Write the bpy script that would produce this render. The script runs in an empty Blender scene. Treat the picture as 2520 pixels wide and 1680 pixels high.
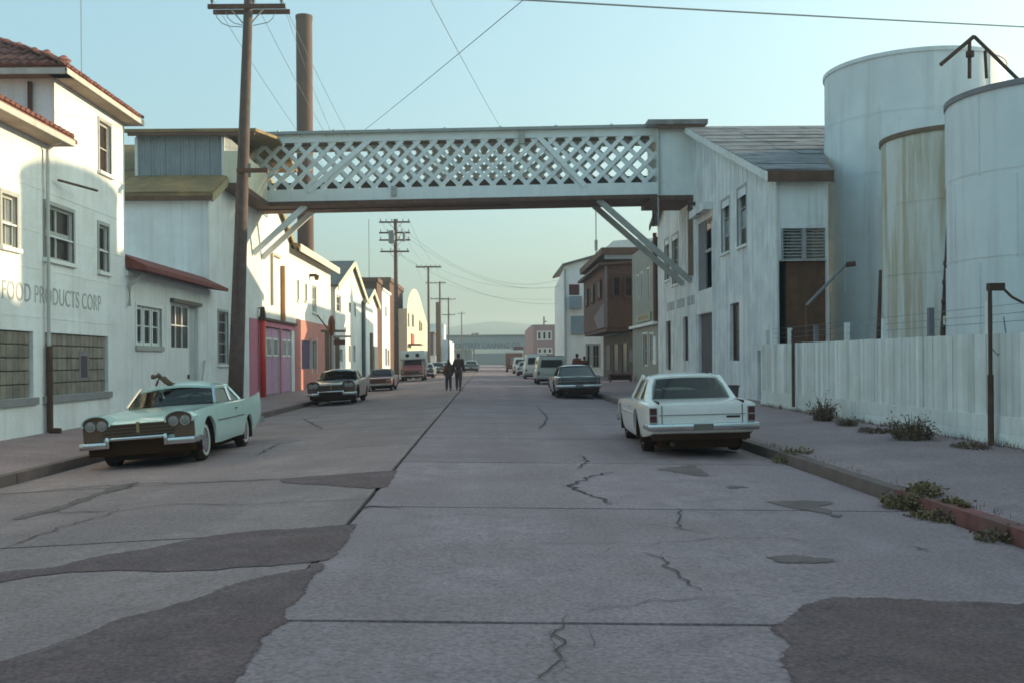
import bpy, bmesh, math, random
from mathutils import Vector, Matrix, noise
R = math.radians
rnd = random.Random(7)
HAZE_DENSITY = 0.0011
SKY_GAMMA, SKY_TINT = 0.60, (.825, 1.025, .94)
scene = bpy.context.scene
COL = scene.collection

# ------------------------------------------------------------------ camera
F_PX, VX, VY, EYE, ROLL = 2550.0, 1200.0, 889.0, 1.57, R(0.4)
cam_d = bpy.data.cameras.new("camera"); cam = bpy.data.objects.new("camera", cam_d); COL.objects.link(cam)
cam.location = (0, 0, EYE); cam.rotation_euler = (math.pi/2, ROLL, 0)
cam_d.sensor_fit = 'HORIZONTAL'; cam_d.sensor_width = 36.0; cam_d.lens = 36.0*F_PX/2520.0
cam_d.shift_x = 60/2520.0; cam_d.shift_y = 49/2520.0
cam_d.clip_start = 0.1; cam_d.clip_end = 12000
scene.camera = cam

# ------------------------------------------------------------------ sky and sun
SUN_AZ, SUN_EL = R(20.2), R(11.3)          # azimuth from +X towards +Y
w = bpy.data.worlds.new("World"); scene.world = w; w.use_nodes = True
nt = w.node_tree; nt.nodes.clear()
sky = nt.nodes.new("ShaderNodeTexSky"); sky.sky_type = 'NISHITA'; sky.sun_disc = False
sky.sun_elevation = SUN_EL; sky.sun_rotation = math.pi/2 - SUN_AZ
sky.air_density = 1.0; sky.dust_density = 6.5; sky.ozone_density = 3.2
bg = nt.nodes.new("ShaderNodeBackground"); bg.inputs[1].default_value = 0.15
wo = nt.nodes.new("ShaderNodeOutputWorld")
gm = nt.nodes.new("ShaderNodeGamma"); gm.inputs[1].default_value = SKY_GAMMA; nt.links.new(sky.outputs[0], gm.inputs[0])
wb = nt.nodes.new("ShaderNodeMix"); wb.data_type = 'RGBA'; wb.blend_type = 'MULTIPLY'; wb.inputs["Factor"].default_value = 1.0; wb.inputs[7].default_value = (*SKY_TINT, 1)   # film white balance
nt.links.new(gm.outputs[0], wb.inputs[6]); nt.links.new(wb.outputs[2], bg.inputs[0]); nt.links.new(bg.outputs[0], wo.inputs[0])
sun_d = bpy.data.lights.new("sun", 'SUN'); sun_d.energy = 2.0; sun_d.angle = R(0.6); sun_d.color = (0.88, 0.72, 0.47)
sun = bpy.data.objects.new("sun", sun_d); COL.objects.link(sun)
sdir = Vector((math.cos(SUN_EL)*math.cos(SUN_AZ), math.cos(SUN_EL)*math.sin(SUN_AZ), math.sin(SUN_EL)))
sun.rotation_euler = sdir.to_track_quat('Z', 'Y').to_euler()
sun.location = (60, 30, 40)
vs = scene.view_settings
scene.display_settings.display_device = 'sRGB'
vs.view_transform = 'Standard'; vs.look = 'None'; vs.gamma = 1.0; vs.use_curve_mapping = False
vs.exposure = 2.03
scene.cycles.use_denoising = True
scene.cycles.max_bounces = 6; scene.cycles.diffuse_bounces = 4; scene.cycles.volume_bounces = 0
scene.cycles.filter_width = 1.7

# ------------------------------------------------------------------ measuring helpers (photo pixel -> metres)
def ray(px, py):
    u, v = px-VX, -(py-VY)
    return (u*math.cos(ROLL)+v*math.sin(ROLL), -u*math.sin(ROLL)+v*math.cos(ROLL))
def onX(c, px, py):
    X, Z = ray(px, py); t = c/X
    return F_PX*t, Z*t+EYE              # Y, Z
def onY(c, px, py):
    X, Z = ray(px, py); t = c/F_PX
    return X*t, Z*t+EYE                 # X, Z
PROF = [(-400, -.05), (-10.2, -.05), (-7.36, -.13), (-7.26, -.28), (-1.37, 0.0), (4.68, -.10), (4.82, .04), (9.0, .16), (400, .25)]
def gz(x, y):
    for (a, za), (b, zb) in zip(PROF, PROF[1:]):
        if x <= b:
            t = (x-a)/(b-a); z = za+(zb-za)*t; break
    else:
        z = PROF[-1][1]
    return z+0.003*(min(max(y-8.0, -30), 190))
def onG(px, py):
    X, Z = ray(px, py); z = 0.0
    for _ in range(12):
        t = (z-EYE)/Z; z = gz(X*t, F_PX*t)
    return X*t, F_PX*t, z

# ------------------------------------------------------------------ mesh helpers
class MB:
    def __init__(s): s.v = []; s.f = []
    def add(s, vs, fs):
        n = len(s.v); s.v += [tuple(p) for p in vs]; s.f += [tuple(i+n for i in f) for f in fs]; return s
    def box(s, x0, x1, y0, y1, z0, z1):
        return s.hexa([(x0,y0,z0),(x1,y0,z0),(x1,y1,z0),(x0,y1,z0),(x0,y0,z1),(x1,y0,z1),(x1,y1,z1),(x0,y1,z1)])
    def hexa(s, p):
        return s.add(p, [(0,3,2,1),(4,5,6,7),(0,1,5,4),(1,2,6,5),(2,3,7,6),(3,0,4,7)])
    def prism(s, poly, d):                      # extrude a 3-D polygon by vector d
        n = len(poly); d = Vector(d); a = [Vector(p) for p in poly]; b = [p+d for p in a]
        return s.add(a+b, [tuple(range(n))[::-1], tuple(range(n, 2*n))]+[(i, (i+1)%n, n+(i+1)%n, n+i) for i in range(n)])
    def tube(s, pts, r, n=8, cap=True, r1=None):
        pts = [Vector(p) for p in pts]; rings = []
        for i, p in enumerate(pts):
            d = (pts[min(i+1, len(pts)-1)]-pts[max(i-1, 0)]).normalized()
            up = Vector((0,0,1)) if abs(d.z) < .9 else Vector((1,0,0))
            a = d.cross(up).normalized(); b = d.cross(a)
            t = i/max(1, len(pts)-1); rr = r if r1 is None else r+(r1-r)*t
            rings.append([p+a*rr*math.cos(k*2*math.pi/n)+b*rr*math.sin(k*2*math.pi/n) for k in range(n)])
        vs = [q for g in rings for q in g]; fs = []
        for i in range(len(rings)-1):
            for k in range(n):
                fs.append((i*n+k, i*n+(k+1)%n, (i+1)*n+(k+1)%n, (i+1)*n+k))
        if cap: fs += [tuple(range(n))[::-1], tuple(range((len(rings)-1)*n, len(rings)*n))]
        return s.add(vs, fs)
    def beam(s, a, b, w, h):                    # rectangular bar from a to b
        a, b = Vector(a), Vector(b); d = (b-a).normalized()
        up = Vector((0,0,1)) if abs(d.z) < .97 else Vector((0,1,0))
        x = d.cross(up).normalized()*w/2; y = x.cross(d).normalized()*h/2
        return s.hexa([a-x-y, a+x-y, b+x-y, b-x-y, a-x+y, a+x+y, b+x+y, b-x+y])
    def build(s, name, m, parent=None, smooth=False, kind=None, base=None):
        me = bpy.data.meshes.new(name); me.from_pydata(s.v, [], s.f)
        bm = bmesh.new(); bm.from_mesh(me); bmesh.ops.recalc_face_normals(bm, faces=bm.faces); bm.to_mesh(me); bm.free()
        if smooth: me.polygons.foreach_set("use_smooth", [True]*len(me.polygons))
        me.materials.append(m)
        return link(name, me, parent, kind, base)
def root_of(o):
    while o.parent: o = o.parent
    return o
def link(name, me, parent=None, kind=None, base=None, local=False):
    o = bpy.data.objects.new(name, me); COL.objects.link(o)
    if parent is not None:
        o.parent = parent
        if not local and parent.type == 'EMPTY': o.location = -Vector(parent.location)
    elif base is not None:
        pass
    if kind: o['kind'] = kind
    return o
def thing(name, label, cat, loc=(0,0,0), group=None, rz=0):
    o = bpy.data.objects.new(name, None); COL.objects.link(o); o.location = loc; o.rotation_euler = (0,0,rz)
    o.empty_display_size = .3
    tag(o, label, cat, group); return o
def tag(o, label, cat, group=None):
    o['label'] = label; o['category'] = cat
    if group: o['group'] = group
    return o
def dup(o, parent=None):
    c = o.copy(); COL.objects.link(c); c.parent = parent
    for ch in list(o.children): dup(ch, c)
    return c
def autosmooth(o, ang=35):
    me = o.data
    me.polygons.foreach_set("use_smooth", [True]*len(me.polygons))
    bm = bmesh.new(); bm.from_mesh(me)
    for e in bm.edges:
        if len(e.link_faces) == 2 and e.calc_face_angle(0) > R(ang): e.smooth = False
    bm.to_mesh(me); bm.free(); return o
def evaluated(o):                              # bake an object's modifiers into its mesh
    dg = bpy.context.evaluated_depsgraph_get(); dg.update()
    me = bpy.data.meshes.new_from_object(o.evaluated_get(dg), preserve_all_data_layers=False, depsgraph=dg)
    o.modifiers.clear(); old = o.data; o.data = me; bpy.data.meshes.remove(old); return o

# ------------------------------------------------------------------ materials
MATS = {}
def mat(name, col, rough=.75, var=.12, scale=2.5, streak=0.0, scol=(.2,.17,.12), speck=0.0, spcol=(.05,.045,.04), bump=.15, bscale=40, metal=0.0, coat=0.0, spec=.4, obj=False, mott=None, mottamt=.5, mscale=.6, sx=5.0, rand=0.0, ystreak=0.0, ycol=(.1,.09,.08), grain=0.0, gscale=50, sthr=(.5,.72)):
    if name in MATS: return MATS[name]
    m = bpy.data.materials.new(name); m.use_nodes = True; n = m.node_tree.nodes; L = m.node_tree.links
    b = n["Principled BSDF"]; b.inputs["Roughness"].default_value = rough; b.inputs["Metallic"].default_value = metal
    b.inputs["Specular IOR Level"].default_value = spec
    if coat: b.inputs["Coat Weight"].default_value = coat; b.inputs["Coat Roughness"].default_value = .08
    if obj:
        tc = n.new("ShaderNodeTexCoord"); P = tc.outputs["Object"]
    else:
        g = n.new("ShaderNodeNewGeometry"); P = g.outputs["Position"]
    def nz(scale, detail=5, mp=None, rough_=.6):
        t = n.new("ShaderNodeTexNoise"); t.inputs["Scale"].default_value = scale; t.inputs["Detail"].default_value = detail; t.inputs["Roughness"].default_value = rough_
        if mp:
            mm = n.new("ShaderNodeMapping"); mm.inputs["Scale"].default_value = mp; L.new(P, mm.inputs[0]); L.new(mm.outputs[0], t.inputs["Vector"])
        else: L.new(P, t.inputs["Vector"])
        return t.outputs["Fac"]
    def ramp(f, a, c):
        r = n.new("ShaderNodeMapRange"); r.inputs["From Min"].default_value = a; r.inputs["From Max"].default_value = c; L.new(f, r.inputs["Value"]); return r.outputs[0]
    def mix(f, A, B, amt=1.0):
        x = n.new("ShaderNodeMix"); x.data_type = 'RGBA'
        if amt != 1.0:
            q = n.new("ShaderNodeMath"); q.operation = 'MULTIPLY'; q.inputs[1].default_value = amt; L.new(f, q.inputs[0]); f = q.outputs[0]
        L.new(f, x.inputs["Factor"])
        for i, s in ((6, A), (7, B)):
            if isinstance(s, tuple): x.inputs[i].default_value = (*s, 1)
            else: L.new(s, x.inputs[i])
        return x.outputs[2]
    lo = tuple(c*(1-var) for c in col); hi = tuple(min(1, c*(1+var*.8)) for c in col)
    out = mix(ramp(nz(scale, 6), .3, .7), lo, hi)
    if mott: out = mix(ramp(nz(mscale, 4), .45, .62), out, mott, mottamt)
    if streak: out = mix(ramp(nz(1.0, 5, (sx, sx, .22)), *sthr), out, scol, streak)
    if ystreak: out = mix(ramp(nz(1.0, 6, (1.1, .07, 1)), .42, .66), out, ycol, ystreak)
    if speck: out = mix(ramp(nz(bscale*.7, 3), .52, .66), out, spcol, speck)
    if grain:
        mr = n.new("ShaderNodeMapRange"); mr.inputs["From Min"].default_value = .3; mr.inputs["From Max"].default_value = .7; mr.inputs["To Min"].default_value = 1-grain; mr.inputs["To Max"].default_value = 1+grain
        L.new(nz(gscale, 2), mr.inputs["Value"]); hv = n.new("ShaderNodeHueSaturation"); L.new(mr.outputs[0], hv.inputs["Value"]); L.new(out, hv.inputs["Color"]); out = hv.outputs[0]
    if rand:
        oi = n.new("ShaderNodeObjectInfo"); mr = n.new("ShaderNodeMapRange"); mr.inputs["To Min"].default_value = 1-rand; mr.inputs["To Max"].default_value = 1+rand*.6
        L.new(oi.outputs["Random"], mr.inputs["Value"]); hv = n.new("ShaderNodeHueSaturation"); L.new(mr.outputs[0], hv.inputs["Value"]); L.new(out, hv.inputs["Color"]); out = hv.outputs[0]
    L.new(out, b.inputs["Base Color"])
    if bump:
        bp = n.new("ShaderNodeBump"); bp.inputs["Strength"].default_value = bump; bp.inputs["Distance"].default_value = .02
        L.new(nz(bscale, 5), bp.inputs["Height"]); L.new(bp.outputs[0], b.inputs["Normal"])
    MATS[name] = m; return m
def simple(name, col, rough=.5, metal=0.0, spec=.5, coat=0.0, bump=0.0):
    return mat(name, col, rough, .06, 6.0, metal=metal, spec=spec, coat=coat, bump=bump, obj=True)

M_WHITE = mat("white_stucco", (.82,.82,.79), .85, .05, .8, streak=.4, scol=(.58,.55,.48), bump=.4, bscale=18, mott=(.70,.68,.63), mottamt=.6, mscale=.9, grain=.05, gscale=16)
M_WHITE2 = mat("white_painted_boards", (.80,.80,.77), .8, .07, 1.5, streak=.35, scol=(.45,.42,.36), bump=.2, bscale=30, mott=(.6,.59,.54), mottamt=.4)
M_WARE = mat("weathered_white_boards", (.80,.81,.78), .85, .1, 1.2, streak=.52, scol=(.40,.37,.33), bump=.35, bscale=30, mott=(.55,.55,.57), mottamt=.5, mscale=.8, sx=3.2)
M_TRIM = mat("white_trim", (.78,.78,.73), .7, .06, 3, streak=.2, scol=(.4,.37,.3))
M_CREAM = mat("cream_plaster", (.72,.66,.48), .85, .06, 1, streak=.25, scol=(.5,.44,.32))
M_DARKWOOD = mat("dark_brown_wood", (.145,.07,.042), .8, .25, 4, streak=.4, scol=(.04,.025,.018), bump=.4)
M_BROWNWOOD = mat("brown_board_siding", (.135,.062,.04), .85, .2, 3, streak=.5, scol=(.08,.038,.025), bump=.4)
M_POLE = mat("creosoted_pole_wood", (.13,.09,.075), .9, .25, 5, streak=.6, scol=(.05,.035,.028), bump=.6, sx=9)
M_TILE = mat("red_clay_tile", (.24,.085,.06), .85, .3, 9, mott=(.12,.055,.045), mottamt=.6, mscale=3, bump=.3, rand=.35)
M_REDROOF = mat("red_roll_roof", (.20,.06,.045), .85, .2, 4, bump=.3)
M_OLIVE = mat("mossy_olive_roof", (.31,.20,.085), .9, .3, 3, bump=.5, mott=(.15,.115,.06), mottamt=.6)
M_GREYROOF = mat("grey_roof", (.12,.125,.125), .9, .2, 3, bump=.4)
M_CORR = mat("grey_corrugated_iron", (.30,.33,.345), .55, .12, 1.5, streak=.45, scol=(.16,.14,.12), metal=.25, bump=.1)
M_ROOF_R = mat("weathered_grey_roofing", (.27,.255,.25), .9, .2, 1.5, mott=(.15,.125,.125), mottamt=.8, mscale=1.3, bump=.4)
M_GLASS = mat("dark_window_glass", (.034,.021,.016), .28, .5, 1.2, bump=.02, bscale=3, spec=.22)
M_GLASSL = mat("pale_window_glass", (.22,.24,.25), .2, .4, 1.5, bump=.02, bscale=3, spec=.6)
M_FRAME = mat("grey_window_frame", (.42,.41,.37), .7, .1, 4, streak=.3)
M_BLOCK = mat("glass_block", (.255,.215,.165), .3, .3, 2.6, bump=.35, bscale=14, spec=.5, rand=.22)
M_SLAB = mat("road_concrete", (.375,.262,.262), .92, .22, 2.2, speck=.6, spcol=(.185,.135,.122), bump=.5, bscale=60, mott=(.30,.204,.196), mottamt=.8, mscale=.55, rand=.08, grain=.22, gscale=26, ystreak=.45, ycol=(.255,.17,.164))
M_SLAB2 = mat("road_concrete_worn", (.375,.260,.238), .92, .22, 2.4, speck=.6, spcol=(.175,.125,.11), bump=.5, bscale=60, mott=(.285,.194,.18), mottamt=.8, mscale=.6, rand=.10, grain=.22, gscale=26, ystreak=.4, ycol=(.26,.175,.16))
M_ASPH = mat("asphalt_patch", (.18,.110,.106), .92, .28, 2.4, speck=.6, spcol=(.22,.15,.135), bump=.8, bscale=70, mott=(.165,.088,.08), mottamt=.6, mscale=.9, grain=.35, gscale=32)
M_CRACK = mat("crack_fill", (.10,.068,.056), .9, .3, 3, bump=.3)
M_JOINT = mat("joint_tar", (.05,.032,.026), .9, .2, 3, bump=.3)
M_WALK = mat("sidewalk_concrete", (.37,.25,.24), .93, .22, 1.6, speck=.6, spcol=(.10,.09,.08), bump=.5, bscale=50, mott=(.265,.178,.17), mottamt=.7, mscale=.8, grain=.22, gscale=22)
M_KERB = mat("kerb_concrete", (.185,.125,.105), .9, .2, 2.5, bump=.5)
M_REDKERB = mat("red_painted_kerb", (.24,.085,.07), .85, .3, 4, mott=(.14,.09,.075), mottamt=.75, mscale=2.2, bump=.5)
M_DIRT = mat("dry_ground", (.14,.115,.085), .95, .2, .4, bump=.5)
M_HILL = mat("wooded_hill", (.05,.065,.05), .95, .3, .01, bump=.0)
M_RUST = mat("rust_brown_metal", (.10,.052,.034), .8, .3, 5, bump=.4, metal=.1)
M_STACK = mat("rusty_stack_steel", (.115,.058,.042), .8, .2, 1.2, streak=.5, scol=(.065,.04,.032), bump=.2, sx=3)
M_TANK = mat("tank_white_paint", (.78,.79,.77), .7, .07, .5, streak=.6, scol=(.55,.53,.50), bump=.08, mott=(.64,.64,.65), mottamt=.4, sx=2)
M_RTANK = mat("rust_streaked_tank_paint", (.76,.75,.70), .75, .06, .5, streak=.68, scol=(.40,.29,.15), bump=.08, sx=3.6, sthr=(.44,.62), mott=(.62,.58,.46), mottamt=.5, mscale=.5)
M_FENCE = mat("whitewashed_fence_board", (.80,.80,.75), .85, .09, 1.5, streak=.35, scol=(.50,.46,.38), bump=.3, sx=7, rand=.16, mott=(.66,.64,.57), mottamt=.6, mscale=1.1)
M_LATT = mat("white_bridge_paint", (.80,.82,.78), .8, .06, 2, streak=.2, scol=(.56,.55,.5), bump=.15, rand=.06)
M_CHROME = simple("chrome", (.62,.62,.62), .18, 1.0)
M_RUBBER = simple("tyre_rubber", (.045,.024,.014), .9, spec=.1)
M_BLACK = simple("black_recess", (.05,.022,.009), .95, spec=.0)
M_RED = simple("red_paint", (.42,.05,.035), .5)
M_TAIL = simple("tail_lens", (.085,.014,.01), .3)
M_LENS = simple("headlamp_lens", (.26,.24,.22), .15, spec=.8)
M_WIRE = simple("cable_black", (.20,.22,.23), .7)
M_INSUL = simple("glass_insulator", (.10,.12,.14), .3)
M_LEAF = mat("dry_weed_leaf", (.19,.13,.055), .8, .4, 8, bump=0)
M_LEAFD = mat("dark_weed_leaf", (.15,.095,.05), .8, .4, 8, bump=0)

# ------------------------------------------------------------------ wall planes with real openings
class Plane:
    """a = along the wall, b = height, d = outwards."""
    def __init__(s, o, u, n): s.o, s.u, s.n = Vector(o), Vector(u), Vector(n); s.v = Vector((0,0,1))
    def p(s, a, b, d=0): return s.o+s.u*a+s.v*b+s.n*d
    def box(s, mb, a0, a1, b0, b1, d0, d1):
        return mb.hexa([s.p(a0,b0,d0),s.p(a1,b0,d0),s.p(a1,b0,d1),s.p(a0,b0,d1),s.p(a0,b1,d0),s.p(a1,b1,d0),s.p(a1,b1,d1),s.p(a0,b1,d1)])
    def wall(s, mb, a0, a1, b0, b1, ops=(), depth=.22, gable=None):
        A = sorted({a0, a1, *[q for o in ops for q in o[:2]]}); B = sorted({b0, b1, *[q for o in ops for q in o[2:4]]})
        A = [q for q in A if a0 <= q <= a1]; B = [q for q in B if b0 <= q <= b1]
        idx = {}
        def vi(a, b):
            if (a, b) not in idx: idx[(a, b)] = len(mb.v); mb.v.append(tuple(s.p(a, b)))
            return idx[(a, b)]
        for i in range(len(A)-1):
            for j in range(len(B)-1):
                ca, cb = (A[i]+A[i+1])/2, (B[j]+B[j+1])/2
                if any(o[0] < ca < o[1] and o[2] < cb < o[3] for o in ops): continue
                mb.f.append((vi(A[i],B[j]), vi(A[i+1],B[j]), vi(A[i+1],B[j+1]), vi(A[i],B[j+1])))
        for o in ops:
            x0, x1, y0, y1 = o[:4]
            q = [(x0,y0),(x1,y0),(x1,y1),(x0,y1)]
            for k in range(4):
                (p0, p1) = q[k], q[(k+1)%4]
                mb.add([s.p(*p0), s.p(*p1), s.p(*p1, -depth), s.p(*p0, -depth)], [(0,1,2,3)])
        if gable:
            pts = [s.p(a, b) for a, b in gable]; mb.add(pts, [tuple(range(len(pts)))])
        return mb
    def window(s, par, a0, a1, b0, b1, cols=1, rows=2, fm=None, gm=None, name='window', fw=.07, rec=.10, bar=.035, sill=True, casing=True, sash=None, cm=None):
        """frame mesh, pane child, sill child, set back in an opening"""
        fm = fm or M_FRAME; gm = gm or M_GLASS
        mb = MB()
        for q in ((a0,a0+fw,b0,b1),(a1-fw,a1,b0,b1),(a0+fw,a1-fw,b0,b0+fw),(a0+fw,a1-fw,b1-fw,b1)):
            s.box(mb, *q, -rec-.06, -rec+.03)
        for k in range(1, cols):
            a = a0+(a1-a0)*k/cols; s.box(mb, a-bar/2, a+bar/2, b0+fw, b1-fw, -rec-.04, -rec+.015)
        for k in range(1, rows):
            b = b0+(b1-b0)*k/rows if sash is None else b0+(b1-b0)*sash
            s.box(mb, a0+fw, a1-fw, b-bar/2, b+bar/2, -rec-.045, -rec+.02)
        if casing:
            c = .09
            for q in ((a0-c,a0,b0,b1+c),(a1,a1+c,b0,b1+c),(a0,a1,b1,b1+c)):
                s.box(mb, *q, -.02, .025)
        o = mb.build(name, fm, par)
        mb = MB(); s.box(mb, a0+fw*.5, a1-fw*.5, b0+fw*.5, b1-fw*.5, -rec-.035, -rec-.012)
        g = mb.build('pane', gm, par); g.parent = o; g.location = (0,0,0)
        if sill:
            mb = MB(); s.box(mb, a0-.12, a1+.12, b0-.09, b0, -.05, .09)
            q = mb.build('sill', cm or M_TRIM, par); q.parent = o; q.location = (0,0,0)
        return o
def sub(o, parent):
    o.parent = parent; o.location = (0,0,0); return o
XL, XR = -10.2, 8.9
LP = Plane((XL,0,0), (0,1,0), (1,0,0))          # left street front
RP = Plane((XR,0,0), (0,1,0), (-1,0,0))         # right street front
def yz(c, x0, x1, y0, y1, ref=None):            # photo rectangle -> (Y0,Y1,Z0,Z1) on plane X=c
    ya, _ = onX(c, x0, y1); yb, _ = onX(c, x1, y1); xm = (x0+x1)/2
    _, z0 = onX(c, xm, y1); _, z1 = onX(c, xm, y0)
    return min(ya,yb), max(ya,yb), z0, z1
# ================================================================== GROUND
def sheet(name, xs, ys, m, dz=0.0, kind='structure', jitter=0.0):
    mb = MB(); nx = len(xs)
    for y in ys:
        for x in xs: mb.v.append((x, y, gz(x, y)+dz+(jitter*noise.noise((x*1.3, y*1.3, 3)) if jitter else 0)))
    for j in range(len(ys)-1):
        for i in range(nx-1): mb.f.append((j*nx+i, j*nx+i+1, (j+1)*nx+i+1, (j+1)*nx+i))
    return mb.build(name, m, kind=kind)
YS = [-12, -4, 0, 4, 8, 12, 16, 20, 25, 30, 40, 50, 60, 80, 100, 130, 160, 198, 260, 330]
mb = MB(); mb.add([(-415,-38,-.6),(515,-38,-.6),(515,1145,-.6),(-415,1145,-.6)], [(0,1,2,3)])
mb.build('ground', M_DIRT, kind='structure')
sheet('lot_ground', [-60,-30,-10.3], YS, M_DIRT, -.03)['kind'] = 'structure'
bpy.data.objects['lot_ground'].name = 'ground_left_lots'
sheet('ground_right_lots', [8.6,30,70], YS, M_DIRT, -.03)
road = sheet('road', [-7.27,-1.37,4.69], YS, M_JOINT, -.03)
fine = [-12+.8*i for i in range(90)]+[62,70,80,95,110,130,160,198,260,330]
walk_l = sheet('sidewalk', [-10.25,-9.4,-8.6,-7.9,-7.44], fine, M_WALK, 0.0, jitter=.012)
walk_r = sheet('sidewalk', [4.9,5.3,5.9,6.6,7.3,8.0,8.5,9.2], fine, M_WALK, 0.0, jitter=.03)
# kerbs: one stone every 2 m so the joints show
def kerb(x0, x1, ztop_of, name):
    root = None
    for k in range(70):
        y = -10+2.0*k; L = 1.985
        if k >= 45: break
        mb = MB()
        zt0, zt1 = ztop_of(y), ztop_of(y+L)
        j = rnd.uniform(-.008, .008)
        mb.hexa([(x0+j,y,zt0-.25),(x1+j,y,zt0-.25),(x1+j,y+L,zt1-.25),(x0+j,y+L,zt1-.25),(x0+j+.01,y,zt0),(x1+j-.01,y,zt0),(x1+j-.01,y+L,zt1),(x0+j+.01,y+L,zt1)])
        red = name == 'kerb' and x0 > 0 and y+L < 13.2
        o = mb.build(name if root is None else 'kerb_stone', M_REDKERB if red else M_KERB, root)
        if root is None: root = o; o['kind'] = 'structure'
        if red and o is not root: o['label'] = 'red painted kerb stone'
    mb = MB()
    mb.hexa([(x0,80,ztop_of(80)-.25),(x1,80,ztop_of(80)-.25),(x1,330,ztop_of(330)-.25),(x0,330,ztop_of(330)-.25),(x0,80,ztop_of(80)),(x1,80,ztop_of(80)),(x1,330,ztop_of(330)),(x0,330,ztop_of(330))])
    mb.build('kerb_run', M_KERB, root, kind='stuff')
kerb(-7.45, -7.27, lambda y: gz(-7.5, y)+.004, 'kerb')
kerb(4.70, 4.90, lambda y: gz(4.9, y)+.006, 'kerb')

# road slabs -------------------------------------------------------
def slab_mesh(x0, x1, L, seed):
    mb = MB(); r = random.Random(seed); g = .022; n = 12
    def edge(a, b, k):                          # slightly chipped edge from a to b
        out = []
        for i in range(n):
            t = i/n; p = Vector(a).lerp(Vector(b), t); q = .016*r.random()
            out.append((p.x+k[0]*q, p.y+k[1]*q))
        return out
    P = edge((x0+g,g),(x1-g,g),(0,1))+edge((x1-g,g),(x1-g,L-g),(-1,0))+edge((x1-g,L-g),(x0+g,L-g),(0,-1))+edge((x0+g,L-g),(x0+g,g),(1,0))
    N = len(P)
    mb.v = [(x,y,gz(x,8)+.003*y) for x,y in P]+[(x,y,gz(x,8)+.003*y-.026) for x,y in P]
    mb.f = [tuple(range(N))]+[(i,(i+1)%N,N+(i+1)%N,N+i) for i in range(N)]
    me = bpy.data.meshes.new('slab'); me.from_pydata(mb.v, [], mb.f); return me
variants = [(slab_mesh(-1.37, 4.69, 4.9, k), slab_mesh(-7.27, -1.37, 4.9, 50+k)) for k in range(4)]
for v in variants: v[0].materials.append(M_SLAB); v[1].materials.append(M_SLAB2)
for k in range(-2, 38):
    for side, off in ((0, 1.45), (1, 4.8-4.9)):
        y = off+4.9*k
        o = link('slab', variants[k % 4][side], road)
        o.location = (0, y, .003*(y-8))
far = MB()
far.add([(-7.27,191,gz(-7.27,191)),(-1.37,191,gz(-1.37,191)),(-1.37,330,gz(-1.37,330)),(-7.27,330,gz(-7.27,330))], [(0,1,2,3)])
far.add([(-1.37,191,gz(-1.37,191)),(4.69,191,gz(4.69,191)),(4.69,330,gz(4.69,330)),(-1.37,330,gz(-1.37,330))], [(0,1,2,3)])
far.build('far_pavement', M_SLAB, road)

def ground_poly(name, pts, m, dz, jag=.035, step=.09):
    """flat patch on the road surface with a ragged edge"""
    out = []
    for (a, b) in zip(pts, pts[1:]+pts[:1]):
        d = math.dist(a[:2], b[:2]); n = max(1, int(d/step))
        for i in range(n):
            t = i/n; x = a[0]+(b[0]-a[0])*t; y = a[1]+(b[1]-a[1])*t
            jg = jag*(.25 if x > -1.6 and x < -1 else 1)
            if jag: x += jg*(noise.noise((x*5, y*5, 1.7))*1.6+noise.noise((x*19, y*19, 3.7))*.9); y += jg*(noise.noise((x*5, y*5, 9.1))*1.6+noise.noise((x*19, y*19, 6.7))*.9)
            out.append((x, y))
    bm = bmesh.new(); vs = [bm.verts.new((x, y, 0)) for x, y in out]; f = bm.faces.new(vs)
    bmesh.ops.triangulate(bm, faces=[f], ngon_method='EAR_CLIP')
    xs_ = [p[0] for p in out]; ys_ = [p[1] for p in out]; g = .16
    cuts = [((x, 0, 0), (1, 0, 0)) for x in [min(xs_)+g*k for k in range(1, int((max(xs_)-min(xs_))/g)+1)]+[-1.37]]
    cuts += [((0, y, 0), (0, 1, 0)) for y in [min(ys_)+g*k for k in range(1, int((max(ys_)-min(ys_))/g)+1)]]
    for co, no in cuts: bmesh.ops.bisect_plane(bm, geom=bm.verts[:]+bm.edges[:]+bm.faces[:], plane_co=co, plane_no=no)
    for v in bm.verts: v.co.z = gz(v.co.x, v.co.y)+dz
    for f in bm.faces:
        f.normal_update()
        if f.normal.z < 0: f.normal_flip()
    import numpy as np
    A_ = np.array(out); B_ = np.roll(A_, -1, 0); Dv = B_-A_; LL = (Dv**2).sum(1)+1e-9
    me = bpy.data.meshes.new(name); bm.to_mesh(me); bm.free(); me.materials.append(m)
    at = me.attributes.new('wear', 'FLOAT', 'POINT')
    for i, v in enumerate(me.vertices):          # distance to the patch's edge, for a worn feathered rim
        p = np.array(v.co[:2]); t = np.clip(((p-A_)*Dv).sum(1)/LL, 0, 1); at.data[i].value = float(np.sqrt((((A_+Dv*t[:, None])-p)**2).sum(1)).min())
    return link(name, me, road)
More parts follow.
